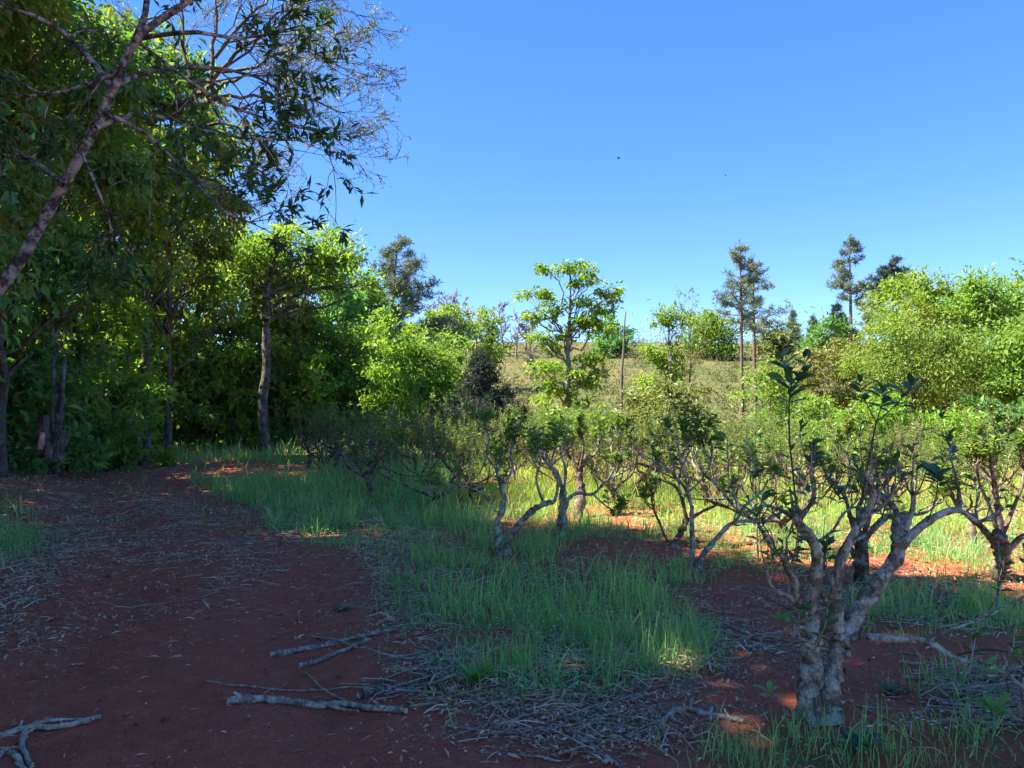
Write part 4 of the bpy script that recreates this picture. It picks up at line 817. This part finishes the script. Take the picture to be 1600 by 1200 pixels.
def sprig(px, py, dd, n, L, axis=(0, 0, 1), spread=20, bright=False, length=.0):
    for i in range(n):
        f = i / max(1, n - 1); a = i * 2.4 + rng.uniform(-.4, .4)
        p = at(px, py, d0 + dd) + np.asarray(axis) * (f - 1) * length + rng.normal(size=3) * .006
        u = np.array([math.cos(a), math.sin(a), .15 + .75 * f * rng.uniform(.6, 1.1)]) + np.asarray(axis) * .25
        put_leaf(big, bg, p, u, nrm(np.array([-.5 * math.cos(a), -.5 * math.sin(a), 1.]) + rng.normal(size=3) * .25), L * rng.uniform(.75, 1.15), (LEAFB if bright else LEAFM)[rng.integers(0, 2 if bright else 4)])
for a in [(1220, 556, -.1, 9, .095, (-.25, 0, 1), 0, False, .13), (1234, 596, -.1, 8, .11, (0, 0, 1), 0, False, .12), (1264, 558, -.05, 8, .09, (.4, 0, .9), 0, False, .12), (1250, 590, -.08, 6, .11, (.3, 0, .9), 0, False, .06),
          (1341, 594, .1, 9, .085, (-.3, 0, 1), 0, False, .14), (1381, 602, .12, 11, .10, (.1, 0, 1), 0, False, .12), (1428, 598, .18, 9, .10, (.6, 0, .8), 0, False, .16), (1400, 632, .15, 4, .07, (.6, 0, .8), 0, False, .08),
          (1466, 742, -.1, 12, .105, (0, 0, 1), 0, False, .06), (1222, 968, -.25, 7, .085, (-.3, 0, .3), 0, True, .04), (1202, 1082, -.2, 6, .07, (-.2, 0, .5), 0, True, .04), (1558, 1106, -.45, 9, .10, (.2, 0, .6), 0, True, .05),
          (1548, 1040, -.4, 6, .08, (.2, 0, .6), 0, True, .05), (1300, 742, .15, 6, .08, (0, 0, 1), 0, False, .08), (1345, 800, .1, 5, .07, (0, 0, 1), 0, False, .08), (1380, 775, .2, 7, .075, (0, 0, 1), 0, False, .08), (1260, 755, -.1, 7, .075, (0, 0, 1), 0, False, .08),
          (1236, 700, -.1, 3, .06, (0, 0, 1), 0, False, .12), (1310, 770, .1, 6, .08, (0, 0, 1), 0, False, .06), (1500, 790, .3, 5, .07, (0, 0, 1), 0, False, .05), (1175, 795, -.2, 5, .08, (-.3, 0, .6), 0, True, .05), (1528, 985, -.3, 5, .07, (0, 0, .6), 0, True, .05)]:
    sprig(*a)

# small shrub tips that stand in front of the lit bushes
for px, py, by, l_ in [(1160, 655, 868, 'slender leafy shoot standing beside the low single limbed shrub')]:
    g = ground_at(px + 25, 880); o = thing('leafy_shoot', g, l_, 'sapling'); tb = MB()
    P = catmull([g - [0, 0, .05], at(px + 22, 800, g[1]), at(px + 20, 720, g[1]), at(px + 20, 655, g[1])], 10); tubes(tb, P, np.linspace(.012, .004, 10), 5); tb.build('stem', M['bark_shrub'], o, smooth=True, off=g)
    for i in range(22):
        f = .35 + .65 * i / 21; j = f * 9; p = P[int(j)] if j >= 9 else P[int(j)] * (1 - j % 1) + P[int(j) + 1] * (j % 1); a = i * 2.4
        put_leaf(o, g, p, (math.cos(a), math.sin(a), .5), np.array([-.4 * math.cos(a), -.4 * math.sin(a), 1.]), rng.uniform(.09, .14), LEAFM[i % 4])

# ================================================================== grass, weeds, litter
def scatter(n, y0, y1, xk=.72, xo=1.6):
    y = np.sqrt(rng.uniform(y0 * y0, y1 * y1, n)); return rng.uniform(-1, 1, n) * (xk * y + xo), y
def blades(mb, x, y, h, w, tone, lean=.6):
    n = len(x); z = zs(x, y) - .01; b = np.stack([x, y, z], 1); a = rng.uniform(0, 6.283, n); s_ = np.stack([np.cos(a), np.sin(a), 0 * a], 1) * (w * .5)[:, None]
    a2 = rng.uniform(0, 6.283, n); lv = np.stack([np.cos(a2), np.sin(a2), 0 * a2], 1) * (lean * h * rng.uniform(.1, 1.3, n))[:, None]; up = np.array([0, 0, 1.]) * h[:, None]
    m = b + up * .55 + lv * .35; t = b + up * rng.uniform(.85, 1, n)[:, None] + lv
    v = np.stack([b - s_, b + s_, m + s_ * .75, m - s_ * .75, t], 1); i = (np.arange(n) * 5)[:, None]
    mb.add(v.reshape(-1, 3), np.concatenate([i + [[0, 1, 2]], i + [[0, 2, 3]], i + [[3, 2, 4]]], 0), None, np.repeat(tone, 5))
mb = MB(); mf = MB()
for y0, y1, per, hh, ww in [(2.3, 6, 1700, .15, .005), (6, 10, 1150, .18, .007), (10, 16, 560, .20, .011), (16, 25, 190, .26, .018), (25, 44, 60, .32, .028)]:
    n = int(per * (.72 * (y1 ** 2 - y0 ** 2) + 3.2 * (y1 - y0)))
    x, y = scatter(n, y0, y1); g, s_, l = masks(x, y); tuf = fbm(x * 3.2, y * 3.2, 61, 2)
    k = rng.random(n) < np.clip(g, 0, 1) ** 1.2 * (.16 + 1.5 * sstep(.42, .70, tuf)); x, y, g, tuf = x[k], y[k], g[k], tuf[k]
    px, py = proj(x, y, 0 * x); lit = sstep(900, 1000, px) * (1 - sstep(880, 910, py)); n = len(x)
    h = hh * rng.uniform(.3, 1.15, n) * rng.choice([.8, 1, 1, 1.7], n) * (.6 + .6 * np.clip(g, 0, 1.2)) * (.45 + 1.1 * tuf) * (1 - .25 * lit)
    w = ww * rng.uniform(.7, 1.4, n); tone = np.clip(rng.beta(2, 3, n) * .9 + .25 * (vnoise(x * .8, y * .8, 71) - .4) + (rng.random(n) < .10) * .6, 0, 1)
    f = y > 11.5 - .3 * x
    f = f & (x > -1.0)
    blades(mb, x[~f], y[~f], h[~f], w[~f], tone[~f]); blades(mf, x[f], y[f], h[f], w[f], tone[f])
tag(mb.build('grass', M['grass']), 'green grass growing along the track and between the shrubs', 'grass', kind='stuff')
tag(mf.build('sunlit_grass', M['sunlit_grass']), 'grass of the sunlit field between the shrub rows, tinted yellow green for the sun', 'grass', kind='stuff')
# low broad leaved ground cover
mb = MB()
for y0, y1, per, L in [(2.3, 7, 1300, .026), (7, 13, 420, .04), (13, 24, 60, .07)]:
    n = int(per * (.72 * (y1 ** 2 - y0 ** 2) + 3.2 * (y1 - y0))); x, y = scatter(n, y0, y1); g, s_, l = masks(x, y)
    k = rng.random(n) < np.clip(g + .12 * l, 0, 1) * (.15 + 1.2 * sstep(.5, .7, fbm(x * 2.1, y * 2.1, 81, 3))); x, y = x[k], y[k]; n = len(x)
    p = np.stack([x, y, zs(x, y) + rng.uniform(.005, .09, n)], 1); d = rdir(n); d[:, 2] = np.abs(d[:, 2]) * .4
    leaves(mb, p, d, np.array([0, 0, 1.]) + rdir(n) * .5, L * rng.uniform(.6, 1.5, n), L * .6 * rng.uniform(.7, 1.2, n), rng.random(n))
tag(mb.build('ground_cover', M['cover']), 'low broad leaved weeds covering the ground among the grass', 'weeds', kind='stuff')
# dry litter
mb = MB()
for y0, y1, per, L in [(2.3, 5, 2300, .030), (5, 9, 1700, .040), (9, 16, 650, .06), (16, 24, 90, .09)]:
    n = int(per * (.72 * (y1 ** 2 - y0 ** 2) + 3.2 * (y1 - y0))); x, y = scatter(n, y0, y1); g, s_, l = masks(x, y)
    pr = np.clip(l * (.25 + .95 * sstep(.35, .65, fbm(x * 2.6, y * 2.6, 91, 3))) + .03, 0, 1); k = rng.random(n) < pr; x, y = x[k], y[k]; n = len(x)
    p = np.stack([x, y, zs(x, y) + rng.uniform(.002, .02, n)], 1); d = rdir(n); d[:, 2] *= .22
    nar = np.where(rng.random(n) < .55, .16, .5)
    leaves(mb, p, d, np.array([0, 0, 1.]) + rdir(n) * .45, L * rng.uniform(.3, 1.3, n) * rng.choice([.6, 1, 1, 2.4], n), L * nar * rng.uniform(.4, 1.2, n), np.clip(rng.beta(1.6, 2.2, n), 0, 1), .3)
for cx, cy, rx, ry, m_ in [(890, 1120, 150, 36, 1700), (960, 1155, 90, 28, 500), (700, 1060, 50, 28, 600), (1000, 1020, 120, 36, 1000), (660, 960, 60, 45, 800), (640, 880, 65, 45, 900), (820, 960, 60, 30, 300), (1410, 940, 150, 28, 900), (1540, 1095, 80, 35, 700), (1040, 860, 70, 14, 300), (60, 900, 110, 70, 1200), (180, 800, 150, 50, 1200)]:
    gp = np.array([ground_at(cx + rng.normal() * rx * .6, cy + rng.normal() * ry * .6) for _ in range(m_ // 6)]); gp = np.repeat(gp, 6, 0) + rng.normal(size=(m_ // 6 * 6, 3)) * np.array([.09, .11, 0]); m_ = len(gp)
    gp[:, 2] = zs(gp[:, 0], gp[:, 1]) + rng.uniform(.002, .022, m_); d = rdir(m_); d[:, 2] *= .3
    leaves(mb, gp, d, np.array([0, 0, 1.]) + rdir(m_) * .6, rng.uniform(.015, .055, m_) * rng.choice([.6, 1, 1, 2.2], m_), rng.uniform(.003, .018, m_), np.clip(rng.beta(1.6, 2.0, m_), 0, 1), .35)
n = 5200; x, y = scatter(n, 2.3, 14); g, s_, l = masks(x, y); k = rng.random(n) < np.clip(l * 1.1 + .03, 0, 1); x, y = x[k], y[k]; n = len(x)
a = rng.uniform(0, 3.14, n); ln = rng.uniform(.05, .32, n); u = np.stack([np.cos(a), np.sin(a) * .9], 1) * ln[:, None]
P = []
for t in (-.5, 0, .5):
    xx = x + u[:, 0] * t; y2 = y + u[:, 1] * t + (t == 0) * rng.normal(size=n) * .012; P.append(np.stack([xx, y2, zs(xx, y2) + .007 + rng.uniform(0, .02, n)], 1))
tubes(mb, np.stack(P, 1), np.broadcast_to(rng.uniform(.0015, .0038, n)[:, None] * (1 + y[:, None] * .03), (n, 3)), 3, tone=np.clip(rng.beta(2, 2.5, n), 0, 1))
tag(mb.build('leaf_litter', M['litter']), 'dry grey brown leaf and twig litter strewn over the red earth', 'litter', kind='stuff')
mb = MB()                                                     # straw and dry stems lying in the weeds
for y0, y1, per in [(2.3, 6, 110), (6, 12, 45)]:
    n = int(per * (.72 * (y1 ** 2 - y0 ** 2) + 3.2 * (y1 - y0))); x, y = scatter(n, y0, y1); g, s_, l = masks(x, y)
    k = rng.random(n) < np.clip(.45 * l + .5 * g - .9 * s_ + .006, 0, 1); x, y = x[k], y[k]; n = len(x); a = rng.uniform(0, 6.28, n); ln = rng.uniform(.05, .28, n)
    P = [np.stack([x + np.cos(a + c_) * ln * t, y + np.sin(a + c_) * ln * t, zs(x + np.cos(a + c_) * ln * t, y + np.sin(a + c_) * ln * t) + .008 + h_], 1) for t, c_, h_ in ((0, 0, 0), (.5, .0, rng.uniform(0, .05, n)), (1, rng.normal(size=n) * .10, rng.uniform(0, .03, n)))]
    tubes(mb, np.stack(P, 1), np.broadcast_to(rng.uniform(.0012, .0026, n)[:, None] * (1 + y[:, None] * .04), (n, 3)), 3, tone=rng.uniform(.6, 1, n))
tag(mb.build('straw', M['litter']), 'pale straw and dry stems lying among the weeds', 'straw', kind='stuff')
mb = MB(); n = 5200; x, y = scatter(n, 2.2, 11); g, s_, l = masks(x, y); k = rng.random(n) < np.clip(.25 + .6 * s_ - .5 * g, .03, 1) * (.3 + vnoise(x * 2, y * 2, 131)); x, y = x[k], y[k]; n = len(x)
r = np.minimum(.004 + .006 * rng.pareto(2.2, n), .035); c = np.stack([x, y, zs(x, y) + r * .15], 1); o8 = np.array([[1, 0, 0], [0, 1, 0], [-1, 0, 0], [0, -1, 0], [0, 0, 1.], [0, 0, -1]])
v = c[:, None] + o8[None] * r[:, None, None] * rng.uniform(.6, 1.3, (n, 6, 1)) * np.array([1, 1, .7]); i = (np.arange(n) * 6)[:, None]
mb.add(v.reshape(-1, 3), np.concatenate([i + [q] for q in ([0, 1, 4], [1, 2, 4], [2, 3, 4], [3, 0, 4], [1, 0, 5], [2, 1, 5], [3, 2, 5], [0, 3, 5])], 0), None, np.repeat(rng.random(n), 6))
tag(mb.build('soil_clods', M['clod'], smooth=False), 'small red clods of earth strewn on the track', 'soil', kind='stuff')
# white flower heads in the grass
mb = MB(); F = []
for cx, cy, rx, ry, n in [(900, 905, 110, 40, 36), (1070, 872, 60, 12, 15), (1040, 960, 90, 30, 15), (1480, 985, 90, 40, 20), (760, 960, 90, 50, 16), (700, 890, 60, 30, 10), (850, 1000, 80, 30, 12), (1440, 1170, 110, 20, 16)]:
    for _ in range(n): F.append(ground_at(cx + rng.normal() * rx * .6, cy + rng.normal() * ry * .6))
F = np.array(F); h = rng.uniform(.07, .19, len(F)); n = len(F)
for q in range(6):
    a = q * math.pi / 3 + rng.uniform(0, .6, n); leaves(mb, F + np.stack([0 * h, 0 * h, h], 1), np.stack([np.cos(a), np.sin(a), .25 + 0 * a], 1), np.array([[0, 0, 1.]]) + 0 * F, .007 + .0008 * F[:, 1], .006 + .0006 * F[:, 1], rng.random(n))
tag(mb.build('white_flowers', M['petal']), 'small white flower heads dotted through the shaded grass', 'flowers', kind='stuff')
# brush on the hillside
mb = MB(); n = 3600; y = rng.uniform(43, 112, n); x = rng.uniform(-.45, .75, n) * y; rowed = np.round(y / 3.2) * 3.2 + rng.normal(size=n) * .5; y = np.where(rng.random(n) < .7, rowed, y)
sz = rng.uniform(.3, 1.05, n) * np.where(rng.random(n) < .06, 2.0, 1) * np.where((y > 100) & (rng.random(n) < .5), 2.6, 1); kk = 15; own = np.repeat(np.arange(n), kk); m = len(own)
p = np.stack([x, y, height(x, y)], 1)[own] + np.abs(rng.normal(size=(m, 3))) * np.array([0, 0, .55]) * sz[own][:, None] + rng.normal(size=(m, 3)) * np.array([.5, .4, 0]) * sz[own][:, None]
leaves(mb, p, rdir(m) + np.array([0, 0, .7]), rdir(m), (.19 + .13 * sz)[own], .09, np.clip(rng.random(n)[own] * .7 + .3 * rng.random(m), 0, 1))
tag(mb.build('hillside_brush', M['brush']), 'low tawny and green brush covering the hillside', 'brush', kind='stuff')

# ================================================================== sticks and stumps
def stick(label, pts, r, mat='stick', name='fallen_stick', lift=.0, forks=(), k=16, parent_off=None):
    w = np.array([ground_at(a, b) for a, b in pts]); c = catmull(w, k); c[:, 2] = zs(c[:, 0], c[:, 1]) + r * .4 + .004 + lift * np.sin(np.linspace(0, math.pi, k)); g = c[k // 2].copy(); g[2] = zs(g[0], g[1])
    o = thing(name, g, label, 'stick'); mb = MB(); rr = np.linspace(r, r * .6, k) * (1 + .08 * rng.normal(size=k)); c[1:-1] += rng.normal(size=(k - 2, 3)) * r * .15
    tubes(mb, c, rr, 8, rough=.07, cap=True)
    for q in range(2):
        j = rng.integers(2, k - 2); d = nrm(rdir(1)[0] * [1, 1, .3] + [0, 0, .5]); tubes(mb, np.stack([c[j], c[j] + d * r * 1.8, c[j] + d * r * 3.2]), np.array([r * .5, r * .4, r * .25]), 5, cap=True)
    mb.build('stem', M[mat], o, smooth=True, off=g)
    for f in forks:
        w = np.array([ground_at(a, b) for a, b in f]); cf = catmull(w, 8); cf[:, 2] = zs(cf[:, 0], cf[:, 1]) + r * .6 + .008; fb = MB(); tubes(fb, cf, np.linspace(r * .55, r * .25, 8), 6, rough=.07, cap=True); fb.build('side_branch', M[mat], o, smooth=True, off=g)
    return o
stick('long grey stick lying from the red track into the dry litter', [(422, 1025), (480, 1016), (540, 1003), (600, 990), (645, 982)], .021)
stick('short grey stick with broken stub just below the long grey stick', [(468, 1044), (500, 1034), (540, 1018), (578, 1002)], .018)
stick('thick knobbly grey branch lying on the red track', [(356, 1099), (400, 1097), (440, 1098), (500, 1106), (570, 1110), (635, 1115)], .024, forks=[[(500, 1104), (525, 1112), (560, 1118)]])
stick('long thin pale stem lying above the thick knobbly branch', [(322, 1066), (400, 1075), (500, 1080), (600, 1073), (680, 1076)], .0055, 'stick_pale')
stick('pale bent stem crossing over the long grey stick', [(487, 995), (530, 1006), (580, 1024), (640, 1030), (690, 1022)], .007, 'stick_pale', lift=.03)
stick('slim curved twig leaning on the thick knobbly branch', [(476, 1054), (500, 1080), (545, 1100)], .005, 'stick_pale', lift=.02)
stick('dark rotten branch at the edge of the track below the broad leaved weed', [(560, 1092), (610, 1078), (670, 1062), (710, 1040), (728, 1015)], .026, 'stick_dark', forks=[[(620, 1076), (600, 1070), (580, 1075)], [(690, 1052), (670, 1075), (660, 1088)]])
stick('whitish double stick at the bottom corner of the track', [(-20, 1158), (40, 1143), (100, 1138), (157, 1124)], .020, 'stick_pale', forks=[[(50, 1140), (100, 1130), (130, 1130)]])
stick('curved pale stick hanging down from the whitish double stick', [(38, 1146), (34, 1165), (40, 1182), (50, 1202)], .016, 'stick_pale')
stick('pale stick pointing out of the bottom corner', [(-10, 1190), (10, 1178), (30, 1195), (45, 1215)], .017, 'stick_pale')
stick('thin pale stick between the corner sticks', [(-20, 1172), (10, 1171), (30, 1170)], .010, 'stick_pale')
stick('crooked white branch lying on bare red soil left of the large shrub', [(1034, 1138), (1048, 1118), (1072, 1110), (1100, 1118), (1130, 1124), (1162, 1130)], .017, 'stick_pale', forks=[[(1050, 1128), (1062, 1134), (1072, 1138)]])
stick('long straight stick running down through the grass to the red soil', [(920, 968), (960, 985), (1040, 1010), (1110, 1035), (1152, 1060)], .018, 'stick', forks=[[(1000, 998), (1060, 1000), (1120, 1020)]])
stick('pale curved frond stem hooked upward in the grass', [(818, 1034), (880, 1036), (940, 1037), (980, 1025), (992, 1008)], .012, 'stick_pale', lift=.02)
stick('thin pale stem parallel to the curved frond stem', [(850, 1044), (910, 1042), (960, 1034), (1000, 1020)], .008, 'stick_pale')
stick('arched dry stem in the shaded grass', [(712, 946), (740, 924), (780, 912), (815, 910)], .008, 'stick_pale', lift=.08)
stick('thin twig lying at the bottom edge on the red soil', [(752, 1177), (800, 1181), (860, 1188), (890, 1190)], .006, 'stick')
stick('long dark brown stem curving to the bottom edge', [(880, 1135), (920, 1165), (960, 1195), (990, 1215)], .012, 'stick')
stick('thin pale twig along the litter edge above the bottom red soil', [(700, 1135), (740, 1141), (790, 1146), (840, 1147)], .006, 'stick_pale')
stick('straight pale twig slanting on red soil right of the twin trunks', [(1338, 1104), (1370, 1118), (1402, 1132)], .006, 'stick_pale')
stick('thin pale twig lying level beside the slanting one', [(1345, 1106), (1400, 1109), (1440, 1111)], .005, 'stick_pale')
stick('bundle stem reaching right over bare soil beyond the twin trunks', [(1405, 1036), (1460, 1040), (1520, 1058), (1600, 1066)], .009, 'stick_pale')
stick('second long pale stem beside the low horizontal limb', [(1390, 1018), (1440, 1028), (1510, 1050), (1580, 1078)], .008, 'stick')
stick('dark log lying in weeds right of the twin trunks', [(1470, 1076), (1520, 1072), (1580, 1078), (1640, 1085)], .030, 'stick_dark')
stick('grey stick on the sunken soil left of the large shrub', [(1015, 985), (1080, 1000), (1150, 1012), (1220, 1008)], .011, 'stick')
stick('thin forked twig standing out of the litter bank', [(128, 832), (130, 850), (138, 868)], .008, 'stick_pale', lift=.12)
stick('thin dark twig lying across the track', [(330, 846), (370, 842), (414, 838)], .007, 'stick_dark')
stick('pale curved branch fallen from the tangled shrub', [(498, 722), (515, 735), (540, 742), (560, 740)], .022, 'stick_pale')
stick('grey limb lying on the low weeds by the stout shrub', [(1330, 950), (1390, 935), (1450, 940), (1540, 955)], .014, 'stick')
stick('thin stem crossing the low weeds near the stout shrub', [(1400, 962), (1450, 975), (1520, 985)], .008, 'stick_pale')
# twig heaps
def heap(label, spots, name='brush_heap', r=(.002, .007), ln=(.12, .5), mat='stick'):
    mb = MB()
    for cx, cy, rx, ry, n, hh in spots:
        g = np.array([ground_at(cx + rng.uniform(-1, 1) * rx, cy + rng.uniform(-1, 1) * ry) for _ in range(n)])
        a = rng.normal(.15, .8, n); l = rng.uniform(*ln, n); u = np.stack([np.cos(a), np.sin(a), rng.normal(0, .12, n)], 1) * l[:, None] * .5
        c = g + np.array([0, 0, 1]) * rng.uniform(.01, hh, n)[:, None]; P = np.stack([c - u, c + rng.normal(size=(n, 3)) * .015, c + u], 1); P[..., 2] = np.maximum(P[..., 2], zs(P[..., 0], P[..., 1]) + .004)
        tubes(mb, P, rng.uniform(*r, n)[:, None] * np.array([[1, .9, .6]]), 4)
    return tag(mb.build(name, M[mat], smooth=True), label, 'brush', kind='stuff')
heap('dead twigs heaped along the litter strip beside the track', [(690, 1055, 50, 30, 45, .05), (640, 1085, 60, 14, 24, .03), (880, 1110, 140, 40, 55, .03), (960, 1150, 90, 30, 25, .02), (1000, 1020, 110, 35, 45, .04), (660, 960, 60, 40, 25, .02), (640, 880, 60, 40, 25, .02)], 'dead_twigs', (.0015, .0055), (.08, .38), 'stick_pale')
heap('grey twig heap in the weeds right of the large shrub', [(1530, 1080, 80, 22, 120, .10), (1560, 1120, 50, 22, 70, .08), (1420, 935, 130, 25, 160, .06), (1130, 990, 80, 25, 40, .04)], 'grey_twigs', (.0015, .006), (.1, .45), 'stick_pale')
heap('dead branches heaped along the top of the forest bank', [(80, 735, 110, 16, 90, .15), (180, 705, 30, 8, 40, .2), (540, 722, 45, 18, 110, .5)], 'bank_twigs', (.004, .012), (.3, 1.0), 'stick_dark')
# coppiced stump on the bank
def stump():
    d = 12.9; g = at(82, 716, d); g[2] = gz(g[0], d); s_ = d / F_PX
    o = thing('coppiced_stump', g, 'old split tree stump with cut stubs and two thin grey stems', 'stump')
    b = lambda pts, r, k=8, cap=True, rough=.10, sides=9: None
    mb = MB(); tubes(mb, catmull([at(86, 716, d), at(90, 700, d), at(94, 685, d), at(97, 672, d)], 8), np.array([.20, .18, .16, .15, .145, .14, .12, .06]) * .72, 9, rough=.13, cap=True); mb.build('stump_wood', M['bark'], o, smooth=False, off=g)
    for pts, r in [([(85, 675, ), (84, 650), (85, 610), (82, 560)], .05), ([(91, 675), (94, 645), (97, 605), (101, 560)], .055)]:
        mb = MB(); tubes(mb, catmull([at(a, b_, d + .05) for a, b_ in pts], 10), np.linspace(r, r * .6, 10), 7, rough=.05); mb.build('stem', M['bark_grey'], o, smooth=True, off=g)
    mb = MB(); tubes(mb, catmull([at(75, 716, d - .3), at(75, 705, d - .3), at(76, 696, d - .3)], 5), np.full(5, .065), 9, rough=.05); st = mb.build('cut_stub', M['bark'], o, smooth=True, off=g)
    mb = MB(); c = at(76, 696, d - .3) + [0, 0, .003]; a = np.arange(12) * math.pi / 6; v = np.concatenate([[c], c + np.stack([.066 * np.cos(a), .066 * np.sin(a), 0 * a], 1)]); mb.add(v, [(0, i + 1, (i + 1) % 12 + 1) for i in range(12)]); mb.build('cut_face', M['cut_wood'], st, off=g)
    mb = MB(); tubes(mb, catmull([at(63, 702, d - .2), at(64, 690, d - .2), at(66, 676, d - .2)], 6), np.array([.045, .05, .05, .048, .046, .04]), 6, rough=.12, cap=True); mb.build('split_stub', M['stick_pale'], o, off=g)
    mb = MB(); tubes(mb, catmull([at(72, 712, d), at(70, 690, d + .05), at(72, 668, d + .05), at(70, 650, d + .05)], 10), np.linspace(.15, .09, 10), 9, rough=.12, cap=True); mb.build('dark_stub', M['bark'], o, off=g)
stump()
# broad leaved weed and other rosettes
def weed(label, px, py, n, L, up=.8, bright=True):
    g = ground_at(px, py); o = thing('broadleaf_weed', g, label, 'weed')
    for i in range(n):
        a = i * 2.4; e = up * rng.uniform(.5, 1.3); put_leaf(o, g, g + [0, 0, .01], (math.cos(a), math.sin(a), e), np.array([-math.cos(a) * e, -math.sin(a) * e, 1.]), L * rng.uniform(.7, 1.2), (LEAFW if bright else LEAFM)[i % 2])
weed('bright broad leaved weed at the litter edge by the dark rotten branch', 742, 1072, 30, .15, 1.6)
weed('low green weed plant in the middle of the litter bank', 176, 812, 14, .20, .5)
weed('small flat weed on the track below the low green weed', 208, 828, 8, .20, .2)
weed('dusky leafy sprig lying on the red track near the grass', 535, 952, 8, .10, .15, False)
weed('leafy weed at the foot of the large shrub', 1345, 1172, 12, .12, .7, False)
weed('pale leafed weed growing right of the twin trunks', 1390, 1085, 10, .09, .8, False)
# insects in the air
for px, py, s_, l_ in [(967, 247, .036, 'larger dark insect hovering in the blue sky'), (1134, 274, .02, 'tiny dark insect in the sky right of the larger one')]:
    c = at(px, py, 7.); o = thing('flying_insect', c, l_, 'insect'); mb = MB(); t = np.linspace(-.5, .5, 6)[:, None] * np.array([1, .2, .1]) * s_; tubes(mb, t, np.array([.05, .14, .16, .13, .10, .03]) * s_, 7); mb.build('body', M['insect'], o, smooth=True)
    for q in (-1, 1): mb = MB(); leaves(mb, np.zeros((1, 3)), np.array([[-.3, q * .8, .5]]), np.array([[0, 0, 1.]]), s_ * .7, s_ * .3, .8); mb.build('wing', M['insect'], o)
